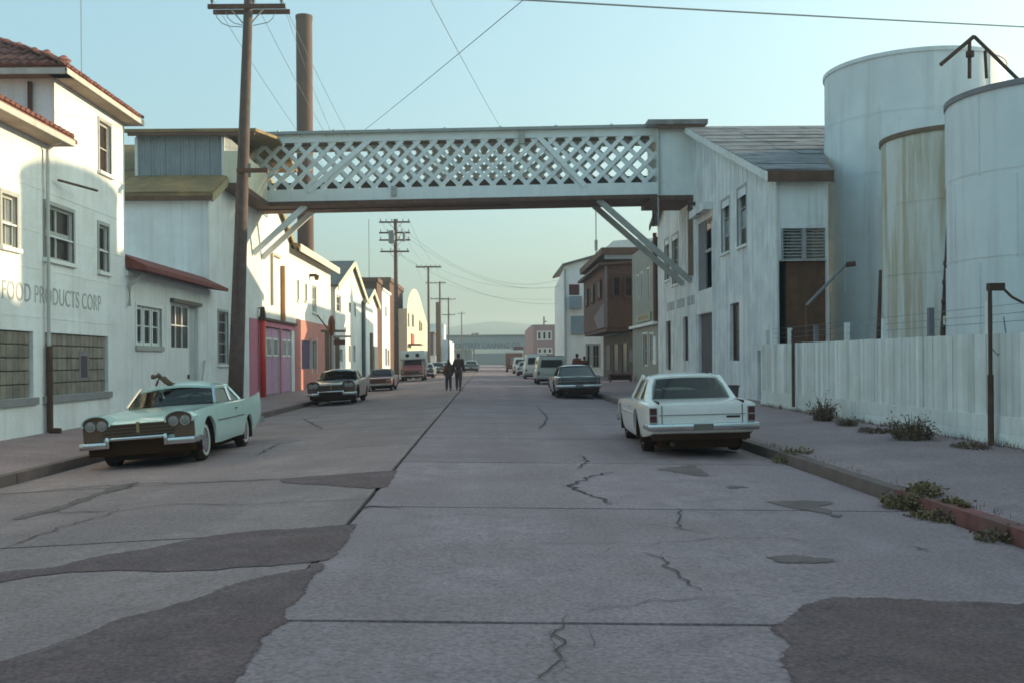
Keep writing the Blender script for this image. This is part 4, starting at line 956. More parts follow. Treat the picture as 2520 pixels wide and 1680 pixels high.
# brown house with boxed upper storey over the pavement
bx0 = 7.55; by0, by1 = 66.0, 81.0; bz0, bz1 = 3.65, 7.75
bh = thing('brown_house', 'dark brown wooden house with upper storey jutting over the pavement', 'building', (9, 73, 0))
BP = Plane((0,by0,0), (1,0,0), (0,-1,0))
mb = MB(); mb.box(bx0, 14, by0, by1, bz0, bz1); mb.build('wall', M_BROWNWOOD, bh)
for k in range(17):                             # lapped boards on the camera-facing side
    z = bz0+k*.24; mb = MB(); mb.hexa([(bx0-.01,by0-.035,z),(9.4,by0-.035,z),(9.4,by0-.001,z),(bx0-.01,by0-.001,z),(bx0-.01,by0-.012,z+.235),(9.4,by0-.012,z+.235),(9.4,by0-.001,z+.235),(bx0-.01,by0-.001,z+.235)]); mb.build('siding_board', M_BROWNWOOD, bh)
for k, x_ in enumerate((8.0, 8.75)):            # shuttered openings in the jutting storey
    BP.window(bh, x_, x_+.5, 5.6, 6.9, rows=2, fm=M_DARKWOOD, rec=-.12, sill=True, casing=False, cm=M_DARKWOOD)
SPl = Plane((bx0,0,0), (0,1,0), (-1,0,0))
for k in range(3): SPl.window(bh, by0+2.2+k*4.4, by0+4.0+k*4.4, 5.7, 6.9, rows=2, cols=2, fm=M_DARKWOOD, rec=-.12, sill=True, casing=False, cm=M_DARKWOOD)
mb = MB(); mb.box(bx0-.06, bx0+.10, by0-.06, by0-.04, bz0, bz1-.2); mb.build('corner_board', mat("faded_mauve_panel", (.22,.17,.165), .85, .15, 2), bh)
mb = MB(); mb.prism([(bx0-.45,by0-.3,bz1-.15),(10,by0-.3,bz1+.02),(10,by1+.3,bz1+.02),(bx0-.45,by1+.3,bz1-.15)], (0,0,.16)); mb.build('roof', M_DARKWOOD, bh)
mb = MB(); mb.box(bx0-.1, 10.2, by0-.4, by0-.2, bz1+.22, bz1+.5); mb.build('fascia_board', mat("pale_fascia", (.33,.31,.30), .8, .1), bh)
mb = MB(); mb.box(bx0-.3, 10.4, by0-.5, by1, bz1+.51, bz1+.95); mb.build('roof_cap', M_DARKWOOD, bh)
mb = MB(); mb.prism([(bx0,by0+.5,bz0+.05),(bx0,by0+4.4,bz0+.05),(bx0,by0+7,bz0+.9),(bx0,by0+2.2,bz0+1.5),(bx0,by0+.5,bz0+1.6)], (-.05,0,0)); mb.build('panel', mat("faded_mauve_panel", (.22,.17,.165), .85, .15, 2), bh)
mb = MB(); mb.box(bx0+.05, 9.0, by0+.1, by1-.1, bz0-.22, bz0-.002); mb.build('joist', M_DARKWOOD, bh)
mb = MB(); mb.box(9.05, 14, by0+.6, by1, 0, bz0-.221); mb.build('shop_front', mat("grey_brown_front", (.15,.12,.10), .85, .25, 1.2), bh)
for k, (a_, c_, m_) in enumerate(((66.9,68.6,M_GLASS),(69.2,70.6,M_RUST),(71.4,73.4,M_GLASS),(74.0,75.2,M_RUST),(76,78.5,M_GLASS))):
    mb = MB(); mb.box(9.0, 9.045, a_, c_, .9 if m_ is not M_RUST else .3, 2.7); mb.build('shop_window' if m_ is not M_RUST else 'door', m_, bh)
for x_, m_, z0_, z1_ in ((9.3,M_GLASSL,1.5,2.3),(10.3,M_GLASS,.6,2.7)):
    mb = MB(); mb.box(x_-.2, x_+.5, by0+.54, by0+.595, z0_, z1_); mb.build('shop_window', m_, bh)
bench = thing('bench', 'low red brown bench on the pavement under the brown house', 'bench', (8.0, 62.5, gz(8,62.5)))
zz = gz(8,62.5)
mb = MB(); mb.box(7.3,8.7,62.2,62.7,zz+.42,zz+.5); mb.build('seat', mat("red_brown_board", (.15,.05,.03), .8, .2), bench)
mb = MB(); mb.box(7.3,8.7,62.68,62.74,zz+.12,zz+.40); mb.build('back_panel', mat("red_brown_board", (.2,.06,.03)), bench)
for x_ in (7.35, 8.57): mb = MB(); mb.box(x_,x_+.08,62.22,62.68,zz,zz+.42); mb.build('leg', mat("red_brown_board", (.2,.06,.03)), bench)
# white house
wy0 = 86.0; wx0 = onY(wy0, 1390, 700)[0]; wy1 = wx0*F_PX/(1366-1200)
WP = Plane((0,wy0,0), (1,0,0), (0,-1,0)); zt = onY(wy0,1392,656)[1]
w1_ = (*[onY(wy0,q,700)[0] for q in (1403,1423)], onY(wy0,1410,727)[1], onY(wy0,1410,703)[1])
w2_ = (*[onY(wy0,q,700)[0] for q in (1443,1452)], 1.2, 2.9); w3_ = (*[onY(wy0,q,700)[0] for q in (1457,1474)], 1.0, 2.9)
wt = thing('white_house', 'tall white house with red window and grey blue panels past the brown house', 'building', (9, 92, 0))
mb = MB(); WP.wall(mb, wx0, 14, -.2, zt, [w1_, w2_, w3_], gable=[(wx0,zt),(14,zt),(14,zt+2.3),(10.5,zt+2.1),(9.0,zt+.75),(wx0+.05,zt+.02)])
mb.add([(wx0,wy0,-.2),(wx0,wy1,-.2),(wx0,wy1,zt-.9),(wx0,wy0,zt)], [(0,1,2,3)]); mb.box(wx0+.5, 13, wy0+.5, wy0+.6, 0, zt-.3); mb.build('wall', M_WHITE, wt)
WP.window(wt, *w1_, rows=2, cols=1, fm=mat("red_window_frame", (.17,.05,.04), .7), gm=mat("red_brown_pane", (.13,.05,.04), .4)); WP.window(wt, *w2_, rows=2); WP.window(wt, *w3_, rows=2, cols=2)
M_BLUEP = mat("grey_blue_panel", (.26,.31,.33), .8, .06, 2)
for (a_, b_, c_, d_) in ((1400,1430,730,760),(1404,1446,778,824)):
    q = (*[onY(wy0,v,700)[0] for v in (a_, b_)], onY(wy0,1415,d_)[1], onY(wy0,1415,c_)[1]); mb = MB(); WP.box(mb, *q, .0, .6 if d_ < 770 else .1); mb.build('panel', M_BLUEP, wt)
mb = MB(); mb.tube([(wx0+.0,wy0-.1,.2),(wx0,wy0-.1,zt-.2)], .09, 8); mb.build('downspout', M_FRAME, wt)
mb = MB(); mb.prism([(wx0-.2,wy0-.25,zt+.0),(9.0,wy0-.25,zt+.75),(9.0,wy0-.25,zt+.95),(wx0-.2,wy0-.25,zt+.2)], (0,wy1-wy0,-.0)); mb.build('roof', M_GREYROOF, wt)
mast = thing('antenna_mast', 'thin tall antenna mast on the white house roof', 'mast', (onY(88,1467,500)[0], 88, zt+1))
mb = MB(); x_ = onY(88,1467,600)[0]; mb.tube([(x_,88,zt+1.2),(x_,88,onY(88,1466,508)[1])], .05, 6); mb.build('shaft', M_WIRE, mast); mb = MB(); mb.box(x_-.12,x_+.12,87.9,88.1,zt+1.5,zt+2.4); mb.build('base', M_WIRE, mast)
# pink house
py0 = 130.0; ppx = lambda v: onY(py0, v, 800)[0]; ppz = lambda v: onY(py0, 1340, v)[1]
pk = thing('pink_house', 'faded pink two storey house with white window frames down the street', 'building', (7.5, 140, 0))
PP = Plane((0,py0,0), (1,0,0), (0,-1,0)); M_PKW = mat("dusty_pink_stucco", (.35,.235,.24), .9, .06, .6)
pw = [(ppx(1323+i*12.5), ppx(1323+i*12.5+8), ppz(835), ppz(816)) for i in range(3)]+[(ppx(1324+i*12.5), ppx(1324+i*12.5+8), ppz(868), ppz(857)) for i in range(3)]
mb = MB(); PP.wall(mb, ppx(1312), ppx(1372), .2, ppz(799), pw); xx = ppx(1312); mb.add([(xx,py0,.2),(xx-.3,py0+20,.2),(xx-.3,py0+20,ppz(803)),(xx,py0,ppz(799))], [(0,1,2,3)])
mb.add([(xx,py0,ppz(799)),(xx+4,py0,ppz(799)),(xx+4,py0+20,ppz(803)),(xx-.3,py0+20,ppz(803))], [(0,1,2,3)]); mb.box(xx+.3, xx+3, py0+.4, py0+.5, .3, 5); mb.build('wall', M_PKW, pk)
for q in pw: PP.window(pk, *q, rows=1, fm=M_TRIM, rec=.05, fw=.06)
mb = MB(); mb.tube([(ppx(1343),py0+4,ppz(799)),(ppx(1343),py0+4,ppz(776))], .12, 6); mb.box(ppx(1341),ppx(1350),py0+3.9,py0+4.1,ppz(790),ppz(787)); mb.build('vent_pipe', M_WIRE, pk)
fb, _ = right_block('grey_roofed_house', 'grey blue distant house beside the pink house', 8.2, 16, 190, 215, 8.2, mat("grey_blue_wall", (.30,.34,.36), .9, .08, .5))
# red awning board far right
aw = thing('awning', 'dark red awning hanging over the far right pavement', 'awning', (4.7, 165, 2.6))
mb = MB(); a_, b_ = onY(165,1264,850)[0], onY(165,1288,850)[0]; mb.box(a_, b_, 165, 167, onY(165,1275,870)[1], onY(165,1275,852)[1]); mb.build('canvas', mat("dark_red_canvas", (.16,.06,.06), .85, .1), aw)
for x_ in (a_+.05, b_-.15): mb = MB(); mb.box(x_, x_+.1, 165.05, 165.15, gz(4.7,165)-.05, onY(165,1275,870)[1]); mb.build('post', M_TRIM, aw)
# second footbridge with sign
b2 = thing('sign_footbridge', 'distant enclosed footbridge with dark sign lettering across the street', 'footbridge', (0, 255, 5))
yy = 255.0; q0, q1 = onY(yy,1092,850)[0], onY(yy,1312,850)[0]
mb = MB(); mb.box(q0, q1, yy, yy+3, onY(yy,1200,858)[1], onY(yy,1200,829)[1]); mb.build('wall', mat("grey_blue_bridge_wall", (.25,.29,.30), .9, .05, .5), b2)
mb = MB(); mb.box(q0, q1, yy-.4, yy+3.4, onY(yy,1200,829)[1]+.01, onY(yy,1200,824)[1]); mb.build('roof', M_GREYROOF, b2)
lettering("MONTEREY CANNING CO", 1.75, (onY(yy,1108,852)[0], yy-.02, onY(yy,1200,855.5)[1]), ROT_F, mat("dark_sign_paint", (.05,.045,.05), .9), b2, xs=.79, bold=.03)
for x_ in (q0+2.0, q1-5.5):
    mb = MB(); mb.box(x_, x_+.5, yy+1, yy+1.5, .3, onY(yy,1200,858)[1]); mb.build('post', M_TRIM, b2)
# distant houses behind the second bridge
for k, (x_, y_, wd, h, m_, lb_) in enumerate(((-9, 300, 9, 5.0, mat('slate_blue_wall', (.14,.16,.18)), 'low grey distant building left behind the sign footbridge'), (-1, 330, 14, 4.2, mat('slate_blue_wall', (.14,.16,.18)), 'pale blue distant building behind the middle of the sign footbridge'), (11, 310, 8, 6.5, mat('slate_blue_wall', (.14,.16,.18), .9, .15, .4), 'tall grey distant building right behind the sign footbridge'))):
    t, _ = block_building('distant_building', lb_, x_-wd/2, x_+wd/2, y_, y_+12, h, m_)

# ================================================================== TANKS
def tank(name, label, c, r, z1, m, band=True, dome=.25, seams=0):
    t = thing(name, label, 'tank', (c[0], c[1], 0)); N = 96
    mb = MB(); zs = [gz(*c)-.2, z1]
    rings = []
    for z in zs: rings.append([(c[0]+r*math.cos(2*math.pi*k/N), c[1]+r*math.sin(2*math.pi*k/N), z) for k in range(N)])
    mb.v = rings[0]+rings[1]; mb.f = [(k, (k+1) % N, N+(k+1) % N, N+k) for k in range(N)]
    mb.build('shell', m, t, smooth=True)
    mb = MB(); mb.v = [(c[0]+(r+.05)*math.cos(2*math.pi*k/N), c[1]+(r+.05)*math.sin(2*math.pi*k/N), z1+.002) for k in range(N)]+[(c[0], c[1], z1+dome)]
    mb.f = [(k, (k+1) % N, N) for k in range(N)]; mb.build('roof', m, t, smooth=True)
    mb = MB(); rr = r+.05
    for k in range(N):
        a_, b_ = 2*math.pi*k/N, 2*math.pi*(k+1)/N
        P4 = lambda q, R_, z: (c[0]+R_*math.cos(q), c[1]+R_*math.sin(q), z)
        mb.hexa([P4(a_,r-.02,z1-.12),P4(b_,r-.02,z1-.12),P4(b_,rr,z1-.12),P4(a_,rr,z1-.12),P4(a_,r-.02,z1),P4(b_,r-.02,z1),P4(b_,rr,z1),P4(a_,rr,z1)])
    mb.build('rim', band if band is not True else M_FRAME, t)
    for s_ in range(seams):
        z = z1*(s_+1)/(seams+1); mb = MB(); mb.tube([(c[0],c[1],z),(c[0],c[1],z+.035)], r+.012, N, cap=False); mb.build('plate_seam', m, t, smooth=True)
    return t
big = tank('storage_tank', 'huge white cylindrical storage tank towering behind the fence', (14.26,34.63), 2.8, 11.15, M_TANK, band=M_TANK, dome=.35, seams=5)
rt = tank('storage_tank', 'rust streaked middle sized tank between the two white tanks', (13.0,28.8), 1.9, 7.68, M_RTANK, band=mat("rust_rim", (.21,.13,.08), .85, .2, 3), dome=.2, seams=3)
wtk = tank('storage_tank', 'plain white tank with pipe frame on its top nearest the fence', (13.1,24.1), 2.2, 7.62, M_TANK, band=mat("dull_violet_rim", (.26,.23,.24), .8, .1, 3), dome=.2, seams=3)
def ladder(t, c, r, ang, z0, z1, m):
    ca, sa = math.cos(ang), math.sin(ang); tx, ty = -sa, ca; R_ = r+.16
    for sg in (-.2, .2):
        mb = MB(); p = (c[0]+R_*ca+tx*sg, c[1]+R_*sa+ty*sg); mb.tube([(p[0],p[1],z0),(p[0],p[1],z1+.5)], .018, 5); mb.build('ladder_rail', m, t)
    mb = MB(); z = z0+.2
    while z < z1+.3: mb.beam((c[0]+R_*ca-tx*.2,c[1]+R_*sa-ty*.2,z),(c[0]+R_*ca+tx*.2,c[1]+R_*sa+ty*.2,z), .02, .02); z += .33
    mb.build('ladder_rungs', m, t, kind='stuff')
def plates(t, c, r, z1, rows, n, m, seed):
    rr = random.Random(seed); mb = MB()
    for j in range(rows):
        for k in range(n):
            a = 2*math.pi*(k+.5*(j % 2))/n; x_, y_ = c[0]+(r+.004)*math.cos(a), c[1]+(r+.004)*math.sin(a)
            mb.beam((x_, y_, z1*j/rows+.02), (x_, y_, z1*(j+1)/rows-.02), .03, .03)
    mb.build('plate_joints', m, t, kind='stuff')
plates(big, (14.26,34.63), 2.8, 11.0, 6, 9, M_TANK, 1); plates(wtk, (13.1,24.1), 2.2, 7.5, 4, 8, M_TANK, 2)
yT = 22.6
tp = lambda px, py: (onY(yT, px, py)[0], yT, onY(yT, px, py)[1])
pf = thing('pipe_frame', 'rusty pipe gantry standing on the plain white tank', 'pipe frame', tp(2390, 250))
for nm, a_, b_, r_ in (('inclined_pipe', (2315,160), (2397,90), .045), ('inclined_pipe', (2397,90), (2560,250), .04), ('upright', (2386,215), (2386,97), .042), ('upright', (2428,205), (2424,125), .035)):
    A_, B_ = tp(*a_), tp(*b_)
    if nm == 'upright': A_ = (A_[0], A_[1], 7.66)
    mb = MB(); mb.tube([A_, B_], r_, 8); mb.build(nm, M_RUST, pf)
mb = MB(); q = tp(2384,136); mb.tube([(q[0],q[1]-.06,q[2]-.06),(q[0],q[1]-.06,q[2]+.06)], .09, 8); mb.build('valve', M_RUST, pf)
mb = MB(); mb.tube([(13.0,24.1,7.7),(13.0,24.1,9.5),(14.2,24.1,9.7)], .05, 8); mb.build('vent_pipe', M_RUST, pf)
lp = thing('leaning_post', 'dark leaning post left of the rust streaked tank', 'post', (onY(26.5,2160,838)[0], 26.5, .2))
A_, B_ = onY(26.5,2155,880), onY(26.5,2167,665); mb = MB(); mb.tube([(A_[0],26.5,.1),(B_[0],26.5,B_[1])], .085, 8, r1=.04); mb.build('shaft', M_RUST, lp)
vp = thing('valve_pipe', 'dark tapering standpipe with valve knobs between the tanks', 'pipe', (onY(26.3,2315,838)[0], 26.3, .2))
A_, B_ = onY(26.3,2310,880), onY(26.3,2333,530); mb = MB(); mb.tube([(A_[0],26.3,.1),(B_[0],26.3,B_[1])], .095, 8, r1=.03); mb.build('shaft', M_RUST, vp)
for py in (648, 695, 742):
    q = onY(26.3, 2330-(py-648)*.05, py); mb = MB(); mb.tube([(q[0]-.1,26.22,q[1]),(q[0]+.10,26.22,q[1]-.02)], .075, 8); mb.build('valve_wheel', M_RUST, vp)
q = onY(26.3,2328,790); mb = MB(); mb.box(q[0]-.12,q[0]+.12,26.1,26.2,q[1]-.1,q[1]+.12); mb.build('sign_plate', M_CREAM, vp); mb = MB(); mb.box(q[0]-.11,q[0]+.11,26.07,26.098,q[1]-.03,q[1]+.03); mb.build('sign_bar', M_DARKWOOD, vp)

# ================================================================== FENCE
XF = 8.35; fy0, fy1 = 9.6, 31.6
fen = thing('board_fence', 'whitewashed vertical board fence along the right pavement in front of the tanks', 'fence', (XF, 22, 0))
y = fy0; zf = lambda y: 1.98+.004*(y-20)
while y < fy1-.05:
    wd = min(rnd.choice((.19,.20,.215,.24)), fy1-y); d = rnd.uniform(-.012,.012); t_ = rnd.uniform(-.012,.012)
    mb = MB(); mb.hexa([(XF+d-.012,y+.006,.62),(XF+d+.012,y+.006,.62),(XF+d+.012,y+wd-.004,.62),(XF+d-.012,y+wd-.004,.62),(XF+d-.012,y+.006+t_,zf(y)),(XF+d+.012,y+.006+t_,zf(y)),(XF+d+.012,y+wd-.004+t_,zf(y)+rnd.uniform(-.01,.012)),(XF+d-.012,y+wd-.004+t_,zf(y))])
    mb.build('board', M_FENCE, fen); y += wd
for k in range(5):
    a_ = fy0+k*(fy1-fy0)/5; b_ = a_+(fy1-fy0)/5-.02
    z0_ = gz(XF,a_)
    for (zl, zh, dx) in ((z0_-.05, .36, .03), (.365, .63, .02)):
        mb = MB(); mb.box(XF-dx-.012, XF-dx+.014, a_, b_, zl, zh); mb.build('base_board', M_FENCE, fen)
for k in range(9):
    a_ = fy0+3.2+k*2.3
    mb = MB(); mb.box(XF+.05, XF+.15, a_, a_+.1, 0, zf(a_)+ (.42 if k > 3 else .55)); mb.build('post', M_FENCE if k % 3 else M_VIOLET, fen)
for z_ in (.15, .28, .42):
    mb = MB(); mb.tube([(XF+.10, fy0+1, 2.0+z_), (XF+.10, (fy0+fy1)/2, 2.0+z_+.01), (XF+.10, fy1-1, 2.04+z_)], .0045, 4); mb.build('barbed_wire', M_WIRE, fen)
for z_ in (.8, 1.75): mb = MB(); mb.box(XF+.016, XF+.06, fy0, fy1, z_, z_+.09); mb.build('rail', M_FENCE, fen)
pl = thing('iron_lamp_post', 'rusty iron post with a box lamp arm against the near fence', 'lamp post', (8.2, 16.9, gz(8.2,16.9)))
q = onX(8.2, 2436, 705); yp = q[0]; ztp = q[1]
mb = MB(); mb.tube([(8.2,yp,gz(8.2,yp)),(8.2,yp,1.3)], .05, 8); mb.tube([(8.2,yp,1.3),(8.2,yp,ztp)], .034, 8); mb.build('post', M_RUST, pl)
mb = MB(); mb.box(8.17, 8.42, yp-.06, yp+.06, ztp-.07, ztp+.05); mb.build('lamp_head', M_RUST, pl)
mb = MB(); mb.tube([(8.40,yp,ztp-.02),(8.55,yp,ztp-.17),(8.75,yp,ztp-.28)], .022, 6); mb.build('arm', M_RUST, pl)
mb = MB(); mb.tube([(8.42,yp,ztp-.5),(8.46,yp,ztp-.8),(8.40,yp,ztp-1.0),(8.32,yp,ztp-1.12),(8.24,yp,ztp-1.02)], .011, 5); mb.build('cable', M_WIRE, pl)
pp = thing('vent_pipe', 'slim rusty pipe standing against the far end of the fence', 'pipe', (XF-.15, 28.7, .15))
mb = MB(); yq = onX(XF-.15, 1952, 900)[0]; mb.tube([(XF-.15,yq,gz(XF,yq)+.1),(XF-.15,yq,2.35)], .045, 8); mb.build('shaft', M_RUST, pp)
la = thing('floodlight_arm', 'slanting floodlight arm rising over the fence before the dark bay', 'lamp', (9.2, 29.5, 2))
pts = [(onY(29.5,px,py)[0], 29.5, onY(29.5,px,py)[1]) for px, py in ((1985,752),(2072,661),(2082,652))]
mb = MB(); mb.tube([(pts[0][0],29.5,gz(9,29)),pts[0]], .05, 8); mb.build('post', M_DARKWOOD, la)
mb = MB(); mb.tube(pts, .045, 8); mb.build('arm', mat("grey_galvanised", (.22,.21,.21), .6), la)
mb = MB(); mb.tube([pts[2], (onY(29.5,2103,650)[0], 29.4, onY(29.5,2103,650)[1])], .075, 8); mb.build('lamp_head', M_RUST, la)
bn = thing('trash_bin', 'square grey brown bin at the warehouse foot behind the cream car', 'bin', (7.8, 30.2, gz(7.8,30.2)))
q = onX(8.3, 1838, 955); zz = gz(8.3,q[0])
mb = MB(); mb.hexa([(7.6,q[0]-.2,zz),(7.95,q[0]-.2,zz),(7.95,q[0]+.2,zz),(7.6,q[0]+.2,zz),(7.56,q[0]-.24,zz+.5),(7.99,q[0]-.24,zz+.5),(7.99,q[0]+.24,zz+.5),(7.56,q[0]+.24,zz+.5)]); mb.build('body', mat("grey_brown_bin", (.13,.105,.09), .8, .2), bn)
mb = MB(); mb.box(7.54,8.01,q[0]-.26,q[0]+.26,zz+.505,zz+.55); mb.build('lid', mat("grey_brown_bin", (.13,.105,.09)), bn)

# unseen sheds added beyond the right edge to keep the near street in shade
for lb_, b_ in (('unseen low white shed added to shade the near road', (9.6,16,-30,17.3,4.8)), ('unseen long white shed added to block sun between the tanks', (16.8,22,14,34,8.7))):
    t, _ = right_block('shade_shed', lb_, b_[0], b_[1], b_[2], b_[3], b_[4], M_WARE)
# ================================================================== POLES AND WIRES
def pole(x, y, ztop, r0, r1, arms, label, lean=(0,0), group=None, boxes=()):
    zb_ = gz(x, y); t = thing('utility_pole', label, 'utility pole', (x, y, zb_), group)
    P = lambda z: (x+lean[0]*(z-zb_)/(ztop-zb_), y+lean[1]*(z-zb_)/(ztop-zb_), z)
    mb = MB(); mb.tube([P(zb_-.1+(ztop-zb_+.1)*k/6) for k in range(7)], r0, 14, r1=r1); mb.build('shaft', M_POLE, t, smooth=True)
    ends = []
    for (z, hw, n, off_, dbl) in arms:
        c = P(z)
        for dy in ((-r1-.07, r1+.07) if dbl else (-r1-.07,)):
            mb = MB(); mb.box(c[0]-hw+off_+(.06 if dy > 0 else 0), c[0]+hw+off_+(.06 if dy > 0 else 0), c[1]+dy-.05, c[1]+dy+.05, c[2]-.06-(.03 if dy > 0 else 0), c[2]+.06-(.03 if dy > 0 else 0)); mb.build('crossarm', M_DARKWOOD, t)
        for k in range(n):
            px = c[0]+off_-hw+.12+(2*hw-.24)*k/max(1, n-1)
            if abs(px-c[0]) < .12: px += .2
            mb = MB(); mb.tube([(px,c[1]-r1-.07,c[2]+.06),(px,c[1]-r1-.07,c[2]+.16),(px,c[1]-r1-.07,c[2]+.24)], .028, 6); mb.tube([(px,c[1]-r1-.07,c[2]+.15),(px,c[1]-r1-.07,c[2]+.25)], .05, 8, r1=.035); mb.build('insulator', M_INSUL, t)
            ends.append((px, c[1]-r1-.07, c[2]+.24))
        if hw > .9:
            for sx_ in (-1, 1):
                mb = MB(); mb.beam((c[0]+sx_*hw*.42,c[1]-r1-.02,c[2]-.06),(c[0]+sx_*.1,c[1]-r1-.02,c[2]-.5), .02, .04); mb.build('brace', M_FRAME, t)
    for (dx, z, r_, h) in boxes:
        c = P(z); mb = MB(); mb.tube([(c[0]+dx,c[1]-.35,z-h/2),(c[0]+dx,c[1]-.35,z+h/2)], r_, 12); mb.build('transformer', mat("grey_transformer", (.22,.24,.25), .6, .1), t)
    return t, ends
# near pole, leaning slightly
nx, ny = -7.62, 30.4
x_t = onY(ny, 613, 22); x_b = onY(ny, 579, 985)
lean = (x_t[0]-x_b[0])*1.04
p1, e1 = pole(x_b[0]-.02, ny, 12.6, .235, .125, [(onY(ny,612,22)[1], 1.13, 3, 0, True)], 'tall leaning brown utility pole nearest the camera beside the mint car', lean=(lean,0))
zc = onY(ny, 600, 424)[1]; xq = onY(ny, 600, 424)[0]
mb = MB(); mb.box(onY(ny,588,424)[0], onY(ny,664,424)[0], ny-.30, ny-.2, zc-.06, zc+.06); mb.build('crossarm', M_DARKWOOD, p1)
for q0, q1 in ((.065, .2), (-.2, -.065)): mb = MB(); mb.tube([(xq+.22,ny-.25,zc+q0),(xq+.22,ny-.25,zc+q1)], .05, 6); mb.build('insulator', M_INSUL, p1)
def loop(name, par, pts):
    mb = MB(); mb.tube(pts, .012, 5); mb.build(name, M_WIRE, par)
za = onY(ny,612,22)[1]; P_ = lambda px, py: (onY(ny,px,py)[0], ny-.25, onY(ny,px,py)[1])
loop('jumper_cable', p1, [P_(536,35),P_(540,52),P_(552,65),P_(570,72),P_(604,74)])
loop('jumper_cable', p1, [P_(561,35),P_(566,52),P_(580,64),P_(604,70)])
loop('jumper_cable', p1, [P_(682,35),P_(676,52),P_(665,62),P_(648,66),P_(628,70)])
row = 'utility poles receding along the left kerb'
p2, e2 = pole(onY(79,975,800)[0], 79, onY(79,975,540)[1], .20, .13, [(onY(79,975,548)[1],1.18,6,-.05,False),(onY(79,975,574)[1],1.18,5,-.05,False),(onY(79,975,592)[1],1.18,4,-.05,False),(onY(79,975,620)[1],1.1,4,-.05,False)],
              'utility pole with four crossarms and a grey transformer', boxes=((-.25,onY(79,975,585)[1],.25,.95),(.68,onY(79,975,585)[1],.10,.7)))
p3, e3 = pole(onY(123,1055,800)[0], 123, onY(123,1055,655)[1], .19, .12, [(onY(123,1055,657)[1],1.5,6,0,True)], 'dark utility pole with one double crossarm beyond the transformer pole')
p4, e4 = pole(onY(152,1083,800)[0], 152, onY(152,1083,693)[1], .19, .12, [(onY(152,1083,697)[1],1.5,5,-.6,False),(onY(152,1083,736)[1],1.4,4,0,False)], 'third distant utility pole with two thin crossarms')
p5, e5 = pole(onY(184,1104,800)[0], 184, onY(184,1104,733)[1], .17, .12, [(onY(184,1104,737)[1],1.3,4,0,False),(onY(184,1104,775)[1],1.2,3,0,False)], 'fourth distant utility pole before the sign footbridge')
p6, e6 = pole(onY(240,1136,800)[0], 240, onY(240,1136,768)[1], .17, .12, [(onY(240,1136,772)[1],.9,3,0,False)], 'farthest short utility pole over the sign footbridge')
sp = thing('wooden_post', 'stout brown post standing before the dark distant warehouse', 'post', (onY(140,1078,800)[0], 140, .3))
mb = MB(); x_ = onY(140,1078,800)[0]; mb.box(x_-.3, x_+.3, 140, 140.4, gz(x_,140), onY(140,1078,744)[1]); mb.build('shaft', M_POLE, sp)
def wire(a, b, sag, label, r=.014, n=14, back=1.0):
    a, b = Vector(a), Vector(b); a = b+(a-b)*back; pts = []      # back > 1 carries the line on past the camera
    for i in range(n+1):
        t = i/n; p = a.lerp(b, t); p.z -= sag*4*t*(1-t); pts.append(p)
    mb = MB(); mb.tube([p for p in pts], r*.7, 5); o = mb.build('power_line', M_WIRE); tag(o, label, 'cable', 'overhead cables above the street')
for i, e in enumerate(e2):
    if i in (0, 2, 5): wire(e1[min(i // 2, 2)], e, 1.1, ('outer left','middle','outer right')[i // 2 if i < 5 else 2]+' overhead cable from the leaning pole to the transformer pole', .012)
for i in (0, 3, 5): wire(e2[i], e3[min(i, len(e3)-1)], .9, {0:'left',3:'middle',5:'right'}[i]+' overhead cable from the transformer pole to the double crossarm pole', .016)
for i in (0, 4): wire(e3[i], e4[min(i, len(e4)-1)], .7, {0:'left',4:'right'}[i]+' overhead cable from the double crossarm pole to the third distant pole', .016)
for k, (i, px, py, sg) in enumerate(((2, 1372, 690, 2.0), (8, 1378, 705, 1.6), (16, 1372, 748, 1.2))):
    z_ = onY(90, px, py); wire(e2[min(i, len(e2)-1)], (z_[0], 90, z_[1]), sg, ('upper','middle','lower')[k]+' slack cable from the transformer pole across to the white house', .016)
z_ = onY(95, 1372, 705); wire(e3[3], (z_[0], 96, z_[1]), 1.0, 'slack cable from the double crossarm pole across to the white house', .016)
wire(e4[3], (6.2, 100, 7.5), .8, 'slack cable from the third distant pole across to the white house', .016)
# big cables over the camera
a_ = onY(22, 1340, -8); b_ = onY(30, 2480, 75)
wire((a_[0],22,a_[1]), (b_[0]+3,31,b_[1]+.3), .1, 'thick dark cable slanting across the upper right sky to the tank', .03, back=2.4)
a_ = onY(20, 1290, -20); b_ = onY(45.0, 885, 322)
wire((a_[0],20,a_[1]), (b_[0],44.8,11.4), .15, 'cable running from overhead down to the left part of the footbridge roof', .013, back=2.4)
a_ = onY(20, 1065, -20); b_ = onY(45, 1235, 318)
wire((a_[0],20,a_[1]), (b_[0],44.8,11.55), .25, 'cable running from overhead down to the middle of the footbridge roof', .011, back=2.4)
wire(e1[2], (-6.6,44.8,11.3), .2, 'service cable from the leaning pole crossarm to the footbridge', .010)
am = thing('roof_antenna', 'thin antenna mast behind the office building tile roof', 'mast', (onY(33,200,100)[0], 33, 8.5))
mb = MB(); x_ = onY(33,200,100)[0]; mb.tube([(x_,33,4.4),(x_,33,14)], .014, 5); mb.build('shaft', M_WIRE, am)
for (px, y_, zt_, lb_) in ((908, 110, 14.0, 'faint thin mast above the white gabled houses'),):
    x_ = onY(y_,px,600)[0]; t = thing('radio_mast', lb_, 'mast', (x_, y_, 5)); mb = MB(); mb.tube([(x_,y_,5),(x_,y_,onY(y_,px,540)[1])], .04, 5); mb.build('shaft', M_WIRE, t)

